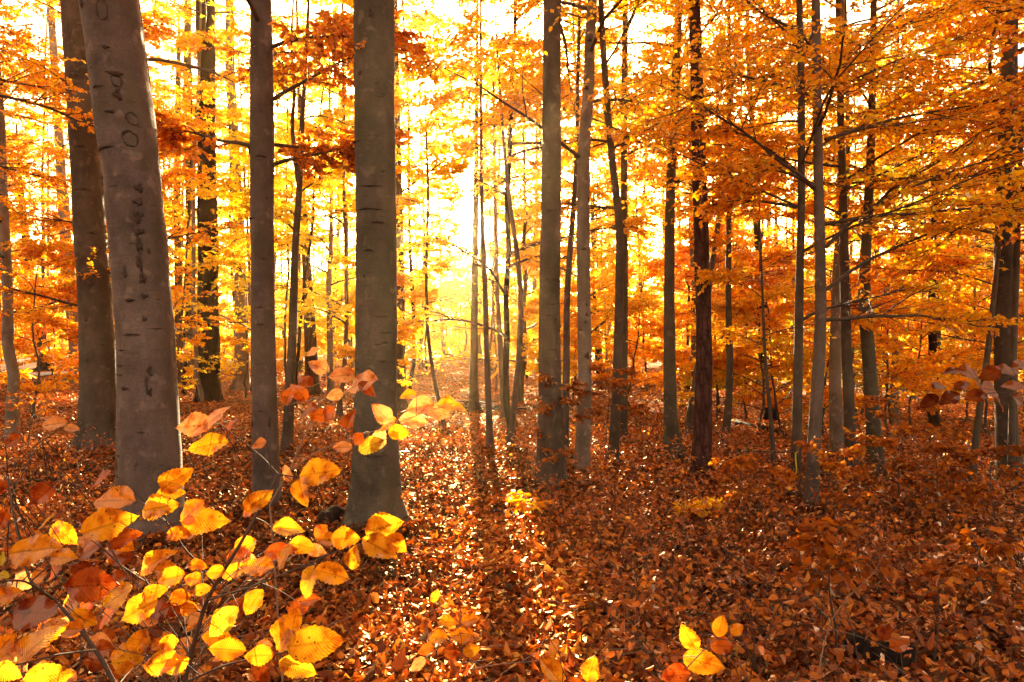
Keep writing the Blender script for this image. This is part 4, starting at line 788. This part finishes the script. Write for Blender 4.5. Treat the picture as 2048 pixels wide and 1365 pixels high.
def close_sapling(label, stems, leaves, name='beech_sapling', pale=False, fill=None, seed=1):
    """stems: polylines of (px,py,D,radius mm); leaves: (px,py,len,angle deg,colour[,curl])"""
    rs = np.random.default_rng(seed)
    st = []
    for q in stems:
        q = np.array(q, float); P = np.stack([(q[:, 0]-W2)/F*q[:, 2], q[:, 2], EYE-(q[:, 1]-H2)/F*q[:, 2]], -1)
        t = np.linspace(0, len(q)-1, 6*len(q)); P = np.stack([np.interp(t, np.arange(len(q)), P[:, k]) for k in range(3)], -1)
        R = np.interp(t, np.arange(len(q)), q[:, 3])*.001
        for _ in range(3): P[1:-1] = .25*P[:-2]+.5*P[1:-1]+.25*P[2:]
        st.append((P, R))
    # stem 0 runs on down to the floor
    P0, R0 = st[0]; b = P0[0].copy(); gx, gy = b[0]+.05, b[1]+.1; g = np.array([gx, gy, float(terrain(gx, gy))-.03])
    ext = g+(b-g)*np.linspace(0, 1, 10)[:-1, None]
    st[0] = (np.concatenate([ext, P0]), np.concatenate([np.full(9, R0[0]), R0]))
    org = g
    root = empty(name, org, label, 'sapling')
    vs_, fs_, off = [], [], 0
    allP = np.concatenate([q[0] for q in st])
    for P, R in st:
        V, Fq = tubes(P[None], R[None], 8); vs_.append(V); fs_.append(Fq+off); off += len(V)
    LV, LF, LU, LM, LR, lo = [], [], [], [], [], 0
    lv = list(leaves)
    if fill:
        x0, x1, y0, y1, n, cols, l0, l1 = fill
        for _ in range(n): lv.append((rs.uniform(x0, x1), rs.uniform(y0, y1), rs.uniform(l0, l1), rs.uniform(-40, 60), cols[rs.integers(0, len(cols))], rs.uniform(-.2, .3), rs.uniform(1.3, 1.9)))
    for q in lv:
        px, py, ln, ang, c = q[:5]; curl = q[5] if len(q) > 5 else rs.uniform(-.05, .16)
        D = q[6] if len(q) > 6 else None
        cpt = W(px, py, 1.3); 
        if D is None:
            dd = np.abs((allP[:, 0]/allP[:, 1]*F+W2-px))+np.abs(H2-(allP[:, 2]-EYE)/allP[:, 1]*F-py)
            D = allP[int(np.argmin(dd)), 1]+rs.uniform(-.10, .06)
        cpt = W(px, py, D); L = ln*D/F
        near = allP[int(np.argmin(((allP-cpt)**2).sum(1)))]
        a = radians(ang); dim = np.array([math.cos(a), rs.uniform(-.25, .25), math.sin(a)])
        if np.dot(cpt-near, dim) < 0: dim = -dim
        L *= 1.04; dn = dim/np.linalg.norm(dim); base = cpt-dn*L*.5
        nr = np.array([rs.normal(0, .22), -rs.uniform(.55, .95), rs.uniform(.35, .8)])
        V, Fq, UV = big_leaf(base, dn, nr, L, rs.uniform(.56, .68)*(1.12 if ln < 62 else 1), curl, rs)
        LV.append(V); LF.append(Fq+lo); LU.append(UV); LM.append(np.full(len(Fq), HK.index(c))); LR.append(np.full(len(Fq), rs.random())); lo += len(V)
        # its stalk
        t = np.linspace(0, 1, 8)[:, None]; mid = (near+base)/2+np.array([0, 0, .06*np.linalg.norm(base-near)])
        P = (1-t)**2*near+2*t*(1-t)*mid+t*t*base
        V, Fq = tubes(P[None], np.linspace(.0012, .0006, 8)[None], 5); vs_.append(V); fs_.append(Fq+off); off += len(V)
    mk('stem', np.concatenate(vs_), np.concatenate(fs_), TWIGP if pale else TWIG, root, org)
    mk('leaves', np.concatenate(LV), np.concatenate(LF), HM, root, org, rnd=np.concatenate(LR), uv=np.concatenate(LU), fmat=np.concatenate(LM))
close_sapling('close sapling with many big yellow and orange leaves and a forked dark stem, lower left',
 [[(362, 1400, 1.35, 4.5), (385, 1300, 1.34, 4.2), (408, 1215, 1.32, 3.9), (430, 1170, 1.3, 3.5), (480, 1090, 1.28, 3.1), (535, 990, 1.3, 2.5), (556, 948, 1.32, 2.2)],
  [(430, 1172, 1.3, 2.4), (400, 1130, 1.27, 2), (370, 1100, 1.25, 1.6), (335, 1045, 1.25, 1.2), (300, 1015, 1.27, .9)],
  [(556, 948, 1.32, 1.8), (520, 910, 1.36, 1.4), (480, 880, 1.4, 1.1), (438, 848, 1.42, .8)],
  [(405, 1225, 1.32, 2.2), (350, 1205, 1.22, 1.8), (300, 1170, 1.18, 1.4), (240, 1130, 1.2, 1.0)],
  [(556, 948, 1.32, 1.5), (590, 955, 1.32, 1.1), (640, 950, 1.33, .8)],
  [(418, 1200, 1.3, 2), (500, 1175, 1.24, 1.6), (590, 1140, 1.22, 1.3), (680, 1100, 1.24, 1.0), (740, 1085, 1.26, .8)],
  [(372, 1365, 1.34, 2.4), (450, 1330, 1.2, 2), (540, 1310, 1.15, 1.5), (610, 1300, 1.12, 1.0)]],
 [(197, 960, 60, 30, 'R', .2), (224, 1000, 100, 0, 'O'), (222, 1048, 108, 18, 'Y'), (353, 958, 80, 35, 'O'), (341, 987, 62, 8, 'O'), (321, 1014, 78, 15, 'Y'), (387, 1021, 76, 40, 'O'), (414, 1043, 95, 0, 'O'),
  (356, 1067, 46, 5, 'O'), (175, 1080, 70, 10, 'R', .2), (248, 1075, 70, 20, 'R', .1), (314, 1121, 82, 35, 'O'), (414, 891, 80, 10, 'Y'), (424, 834, 60, 60, 'P'), (387, 851, 76, 0, 'P'), (463, 853, 46, 60, 'R', .2),
  (516, 887, 32, 10, 'P', .4), (575, 946, 38, -60, 'P'), (643, 946, 92, 10, 'Y'), (604, 987, 60, -70, 'Y'), (516, 1000, 62, 50, 'O'), (572, 1111, 64, 60, 'Y'), (511, 1134, 76, 0, 'O'),
  (395, 1130, 40, 0, 'O'), (430, 1146, 40, 5, 'O'), (341, 1157, 62, 15, 'O'), (385, 1158, 42, 0, 'O'), (404, 1178, 34, 20, 'O'), (236, 1194, 82, 35, 'Y'), (307, 1185, 50, 20, 'Y'), (275, 1221, 86, 25, 'Y'),
  (363, 1196, 50, 5, 'O'), (380, 1217, 42, 0, 'O'), (616, 1167, 76, 70, 'Y'), (667, 1148, 76, -15, 'Y'), (446, 1245, 76, 45, 'G'), (507, 1206, 58, 60, 'O'), (575, 1260, 102, 62, 'O'), (633, 1287, 112, 5, 'Y'),
  (453, 1299, 76, -8, 'O'), (516, 1311, 62, 0, 'O'), (597, 1336, 80, -18, 'Y'), (278, 1289, 68, 60, 'O'), (336, 1287, 46, 10, 'Y'), (321, 1326, 80, 8, 'O'), (251, 1338, 46, 15, 'O'), (200, 1301, 56, 10, 'R'),
  (770, 1053, 78, 15, 'Y'), (761, 1097, 80, -28, 'Y'), (707, 1114, 50, 80, 'Y'), (653, 1080, 44, -15, 'O'), (692, 1077, 60, 5, 'O'), (795, 1088, 52, -30, 'O'), (350, 1330, 60, 20, 'O'), (590, 1236, 46, 80, 'Y')],
 fill=(130, 640, 1020, 1365, 50, ['R', 'O', 'O', 'P', 'Y', 'B'], 34, 66), seed=3)
close_sapling('close sapling with large orange and yellow leaves on arching stems in the bottom left corner',
 [[(245, 1400, 1.15, 4), (205, 1320, 1.15, 3.6), (165, 1265, 1.15, 3.2), (115, 1205, 1.18, 2.8), (60, 1165, 1.2, 2.2), (45, 1110, 1.25, 1.8), (22, 1010, 1.35, 1.4), (8, 860, 1.45, .9)],
  [(115, 1205, 1.18, 2), (50, 1160, 1.1, 1.6), (-40, 1165, 1.0, 1.2)], [(190, 1300, 1.12, 2), (110, 1310, 1.0, 1.6), (40, 1330, .95, 1.2), (-20, 1330, .95, 1)], [(60, 1165, 1.2, 1.4), (100, 1130, 1.2, 1), (130, 1110, 1.2, .8)],
  [(20, 1000, 1.4, 1), (70, 900, 1.5, .8), (120, 855, 1.55, .6)]],
 [(75, 1100, 106, 5, 'O'), (130, 1116, 64, 0, 'Y'), (183, 1170, 112, 8, 'R'), (144, 1258, 44, 0, 'O'), (75, 1226, 118, 5, 'R'), (61, 1290, 108, 58, 'Y'), (8, 1290, 64, 50, 'O'), (15, 1345, 58, -20, 'Y'),
  (93, 1352, 88, 10, 'Y'), (78, 1153, 42, 25, 'O'), (7, 1034, 50, 70, 'R'), (3, 1117, 28, 80, 'G'), (8, 1152, 26, 0, 'G'), (111, 848, 46, 10, 'P'), (146, 858, 30, -10, 'P'), (20, 1190, 60, 20, 'O'), (30, 880, 40, 30, 'R')],
 fill=(-30, 260, 960, 1365, 26, ['R', 'O', 'Y', 'P'], 36, 70), seed=5)
close_sapling('pale stemmed sapling with pinkish tan leaves in front of the thick olive beech',
 [[(540, 1010, 1.75, 2.6), (585, 930, 1.75, 2.3), (610, 870, 1.75, 2), (635, 815, 1.75, 1.6), (652, 755, 1.75, 1.2), (657, 728, 1.75, .8)],
  [(635, 815, 1.75, 1.1), (680, 775, 1.72, .9), (765, 748, 1.7, .6)], [(575, 945, 1.75, 1.6), (640, 900, 1.7, 1.4), (720, 872, 1.68, 1.2), (790, 848, 1.66, 1), (850, 825, 1.66, .8), (905, 808, 1.66, .5)]],
 [(636, 734, 48, -25, 'P'), (682, 752, 54, 5, 'P'), (719, 763, 78, 5, 'P'), (736, 778, 44, -30, 'R', .3), (763, 827, 56, -48, 'P'), (775, 850, 44, 35, 'O'), (838, 815, 60, 10, 'P'), (878, 826, 58, -15, 'P'), (905, 811, 60, 0, 'Y'),
  (830, 843, 58, -8, 'P'), (800, 866, 46, -10, 'O'), (760, 880, 50, 70, 'P'), (743, 890, 58, 28, 'G'), (684, 895, 40, 0, 'P'), (668, 790, 36, 5, 'P', .2), (640, 828, 44, 10, 'R', .5), (612, 820, 50, 5, 'R', .5), (600, 785, 46, -60, 'R', .5),
  (575, 790, 44, 80, 'R', .4), (655, 828, 40, 40, 'R', .4), (695, 840, 44, 80, 'R', .4), (715, 880, 34, 50, 'R', .3), (610, 760, 40, -40, 'R', .4), (815, 790, 36, 10, 'O', .2), (625, 705, 30, 30, 'P')], pale=True, seed=8)
close_sapling('small close sapling with four round orange leaves at the bottom middle',
 [[(850, 1390, 1.9, 2), (868, 1330, 1.9, 1.6), (880, 1270, 1.9, 1.2), (898, 1225, 1.92, .8)], [(875, 1300, 1.9, 1), (905, 1275, 1.88, .7), (935, 1260, 1.9, .5)]],
 [(897, 1242, 40, 10, 'O'), (942, 1240, 40, 15, 'O'), (873, 1273, 44, -5, 'O'), (922, 1271, 52, 5, 'O'), (850, 1300, 36, 20, 'R'), (905, 1305, 40, 0, 'R'), (945, 1300, 40, 20, 'O'), (870, 1190, 34, 70, 'Y'), (835, 1330, 40, 40, 'P')], seed=11)
close_sapling('pair of large tan orange leaves standing up at the bottom edge',
 [[(1140, 1400, 1.6, 2), (1140, 1370, 1.6, 1.6), (1125, 1340, 1.6, 1.2), (1120, 1310, 1.6, .8)], [(1140, 1375, 1.6, 1), (1165, 1365, 1.6, .8), (1180, 1355, 1.6, .6)]],
 [(1113, 1302, 54, -62, 'O'), (1100, 1340, 72, -48, 'O'), (1183, 1338, 58, 78, 'O'), (1150, 1372, 50, 10, 'R')], seed=13)
close_sapling('close sprig with five orange leaves on the dark floor, bottom right of middle',
 [[(1330, 1400, 1.6, 2), (1365, 1345, 1.6, 1.6), (1400, 1308, 1.6, 1.2), (1432, 1278, 1.6, .7)]],
 [(1377, 1275, 62, -58, 'O'), (1441, 1251, 44, 70, 'O'), (1475, 1258, 34, 20, 'O'), (1446, 1292, 56, -5, 'R'), (1410, 1326, 86, -12, 'O'), (1350, 1352, 60, 10, 'R'), (1525, 1301, 22, -40, 'P')], seed=14)
close_sapling('bare forked twig rising over the dark floor at the lower right',
 [[(1635, 1360, 2.6, 3), (1645, 1300, 2.6, 2.6), (1662, 1240, 2.6, 2.2), (1700, 1190, 2.55, 1.8), (1745, 1150, 2.5, 1.3), (1772, 1105, 2.5, .7)], [(1662, 1240, 2.6, 1.4), (1620, 1200, 2.6, 1.1), (1560, 1150, 2.6, .7)], [(1700, 1190, 2.55, 1), (1690, 1160, 2.55, .7), (1660, 1130, 2.55, .5)]],
 [(1770, 1262, 40, 60, 'R', .3), (1800, 1290, 44, 20, 'R', .3), (1690, 1140, 18, 0, 'R')], pale=True, seed=15)
close_sapling('close branch with large drooping rust red leaves reaching in from the right edge',
 [[(2110, 900, 2.3, 5), (2100, 820, 2.3, 4), (2060, 790, 2.3, 2.6), (1990, 785, 2.3, 1.8), (1930, 795, 2.3, 1.2), (1850, 800, 2.3, .7)], [(2080, 800, 2.3, 2), (2030, 755, 2.3, 1.3), (1960, 740, 2.3, .9), (1900, 738, 2.3, .6)]],
 [(2030, 770, 46, -12, 'B', .3), (1985, 780, 52, -8, 'B', .3), (1950, 792, 40, 10, 'B', .2), (1900, 795, 44, 10, 'B', .3), (1860, 800, 36, 20, 'B', .4), (2020, 740, 54, 8, 'B', .3), (1980, 748, 44, 20, 'B', .2), (1940, 745, 50, -5, 'B', .3), (1905, 742, 36, 0, 'B', .3),
  (2040, 800, 40, -20, 'B', .3), (1965, 768, 36, -30, 'B', .3), (2045, 728, 40, 25, 'B', .2), (1925, 770, 34, 30, 'B', .4), (1880, 770, 32, 15, 'B', .4), (2000, 805, 36, -40, 'B', .3)], seed=16)

# ------------------------------------------------------------------ logs, ribbon, forks
def log(label, name, p0, p1, D0, D1, r, mat, seed=1, cat='log'):
    a = W(*p0, D0); b = W(*p1, D1)
    for q in (a, b): q[2] = float(terrain(q[0], q[1]))+r*.7
    K = 24; t = np.linspace(0, 1, K)[:, None]; C = a+(b-a)*t; C[:, 2] += .25*r*np.sin(t[:, 0]*7+seed)
    rs = np.random.default_rng(seed)
    R = r*(1-.25*t[:, 0])*(1+.12*rs.normal(0, .5, K)); R[0] *= .5; R[-1] *= .3
    T = norm(np.gradient(C, axis=0)); A_ = norm(np.cross(T, np.array([0, 0, 1.]))); B_ = np.cross(A_, T)
    th = np.arange(16)*2*pi/16
    rr = R[:, None]*(1+.18*(vnoise(th[None]*1.6+seed, t*9, seed)-.5)*2)
    V = C[:, None]+rr[..., None]*(np.cos(th)[None, :, None]*A_[:, None]+np.sin(th)[None, :, None]*B_[:, None])
    i = np.arange(K-1)[:, None]*16; j = np.arange(16)[None]; j2 = (j+1) % 16
    return tag(mk(name, V.reshape(-1, 3), np.stack([i+j, i+j2, i+16+j2, i+16+j], -1).reshape(-1, 4), mat), label, cat)
log('long pale fallen birch trunk lying at the far left', 'fallen_log', (-30, 752), (158, 750), 29, 29, .13, plain('birch_white', (.75, .66, .6), .7, c2=(.5, .42, .36)))
log('dark rotting log lying in front of the pale fallen trunk', 'fallen_log', (25, 768), (122, 770), 24, 24, .14, BARK['dark'], 3)
log('black rotten stump wood beside the foot of the thick olive beech', 'rotten_stump', (640, 1062), (712, 1040), 5.75, 6.1, .10, BARK['dark'], 5, 'dead wood')
log('dark log shape standing in for a black shadow at the lower right', 'shadow_stand_in', (1690, 1250), (1830, 1275), 3.5, 3.3, .09, BARK['dark'], 8, 'dead wood')  # no real log: dark lump added to imitate the black shadow among the leaves
log('thin dark branch lying on the slope behind the whip thin beech', 'fallen_branch', (1470, 842), (1580, 868), 14, 12, .07, BARK['dark'], 9, 'dead wood')
def brush(px, py, D, n, w_, h_, label):
    c = W(px, py, D); gz = float(terrain(c[0], D)); o3 = np.array([c[0], D, gz])
    b = o3+np.stack([RNG.uniform(-w_, w_, n), RNG.uniform(-.6, .6, n), RNG.uniform(.03, h_, n)], -1)
    P, a, e = polyl(b, RNG.uniform(0, 2*pi, n), RNG.normal(.1, .3, n), RNG.normal(0, .2, n), RNG.uniform(.5, 1.6, n), 7, .18)
    P[..., 2] = np.maximum(P[..., 2], gz+.02)
    V, Fq = tubes(P, RNG.uniform(.008, .028, n)[:, None]*np.linspace(1, .4, 7)[None], 5)
    tag(mk('brushwood_heap', V, Fq, TWIG, None), label, 'brushwood')
brush(925, 825, 16.5, 70, 1.6, .16, 'low heap of dark brushwood beyond the sunlit strip')
brush(1245, 800, 22, 60, 2.2, .3, 'dark brushwood heap in the distance behind the close pair of beeches')
m_r, t_, N_, L_ = newmat('yellow_ribbon_plastic'); bs = N_.new('ShaderNodeBsdfPrincipled'); bs.inputs['Base Color'].default_value = (.85, .62, .02, 1); bs.inputs['Roughness'].default_value = .35
oo = N_.new('ShaderNodeOutputMaterial'); L_.new(bs.outputs[0], oo.inputs[0])
rD = solve_D(1590, 1012)-.22
K = 24; py = np.linspace(907, 973, K); pxr = 1591+1.5*np.sin(np.linspace(0, 5, K)); C = np.stack([(pxr-W2)/F*rD, rD+.01*np.sin(np.linspace(0, 9, K)), EYE-(py-H2)/F*rD], -1)
wv = np.full(K, .0075); tw = .5*np.sin(np.linspace(0, 4, K)); off = np.stack([wv*np.cos(tw), wv*np.sin(tw), wv*0], -1); th_ = np.array([0, .0012, 0])
V = np.stack([C-off-th_, C+off-th_, C+off+th_, C-off+th_], 1).reshape(-1, 3); i = np.arange(K-1)[:, None]*4; j = np.arange(4)[None]; j2 = (j+1) % 4
Fq = np.stack([i+j, i+j2, i+4+j2, i+4+j], -1).reshape(-1, 4)
Q = [np.array([[C[0], C[0]+[-.014, 0, .012], C[0]+[-.026, -.004, .016]]]), np.array([[C[0], C[0]+[.014, 0, .012], C[0]+[.026, .004, .018]]])]
for q in Q:
    a_, b_ = tubes(q, np.full((1, 3), .003), 6); Fq = np.concatenate([Fq, b_+len(V)]); V = np.concatenate([V, a_])
tag(mk('ribbon', V, Fq, m_r), 'narrow yellow ribbon hanging in front of a slim dark trunk', 'ribbon')
def child_stem(T, pts, widths, name, bark, D=None, S=14):
    root, C, Rr, zz, D0, org = T; D = D or D0
    q = np.array(pts, float); t = np.linspace(0, len(q)-1, 10*len(q)); P = np.stack([(q[:, 0]-W2)/F*D, np.full(len(q), D), EYE-(q[:, 1]-H2)/F*D], -1)
    P = np.stack([np.interp(t, np.arange(len(q)), P[:, k]) for k in range(3)], -1)
    for _ in range(6): P[1:-1] = .25*P[:-2]+.5*P[1:-1]+.25*P[2:]
    R = np.interp(t, np.arange(len(q)), np.array(widths)*D/F/2)
    V, Fq = tubes(P[None], R[None], S); mk(name, V, Fq, bark, root, org)
child_stem(TT['the thin forked beech'], [(599, 380), (590, 320), (584, 250), (590, 180), (582, 90), (590, -60)], [10, 9, 8, 6, 5, 3], 'second_stem', BARK['brown'])
child_stem(TT['the slender snagged beech'], [(968, 540), (960, 532), (948, 528), (945, 515)], [6, 5, 4, 2], 'snag', BARK['mauve'])
child_stem(TT['the large right edge beech'], [(2022, 985), (2024, 800), (2032, 560), (2040, 300), (2062, -40)], [14, 12, 11, 9, 7], 'second_stem', BARK['brown'], D=TT['the large right edge beech'][4]-.2)
child_stem(TT['the ribbon beech'], [(1592, 903), (1560, 905), (1500, 902), (1440, 908)], [4, 3, 2.5, 1], 'dead_twig', TWIG, D=rD, S=6)
open("/tmp/nl.txt", "w").write(str(NL)) if False else None

# ------------------------------------------------------------------ air
def haze(dens, aniso):
    m, t, N, Lk = newmat('warm_haze'); v = N.new('ShaderNodeVolumePrincipled')
    v.inputs['Color'].default_value = (1, .78, .42, 1); v.inputs['Density'].default_value = dens; v.inputs['Anisotropy'].default_value = aniso
    o = N.new('ShaderNodeOutputMaterial'); Lk.new(v.outputs[0], o.inputs['Volume'])
    x0, x1, y0, y1, z0, z1 = -172, 172, -42, 172, -5.5, 19.
    V = [(x, y, z) for x in (x0, x1) for y in (y0, y1) for z in (z0, z1)]
    o = mk('haze', V, [(0, 1, 3, 2), (4, 6, 7, 5), (0, 4, 5, 1), (2, 3, 7, 6), (0, 2, 6, 4), (1, 5, 7, 3)], m, smooth=False); tag(o, 'thin golden haze between the trees towards the sun', kind='stuff')
haze(.0007, .84)
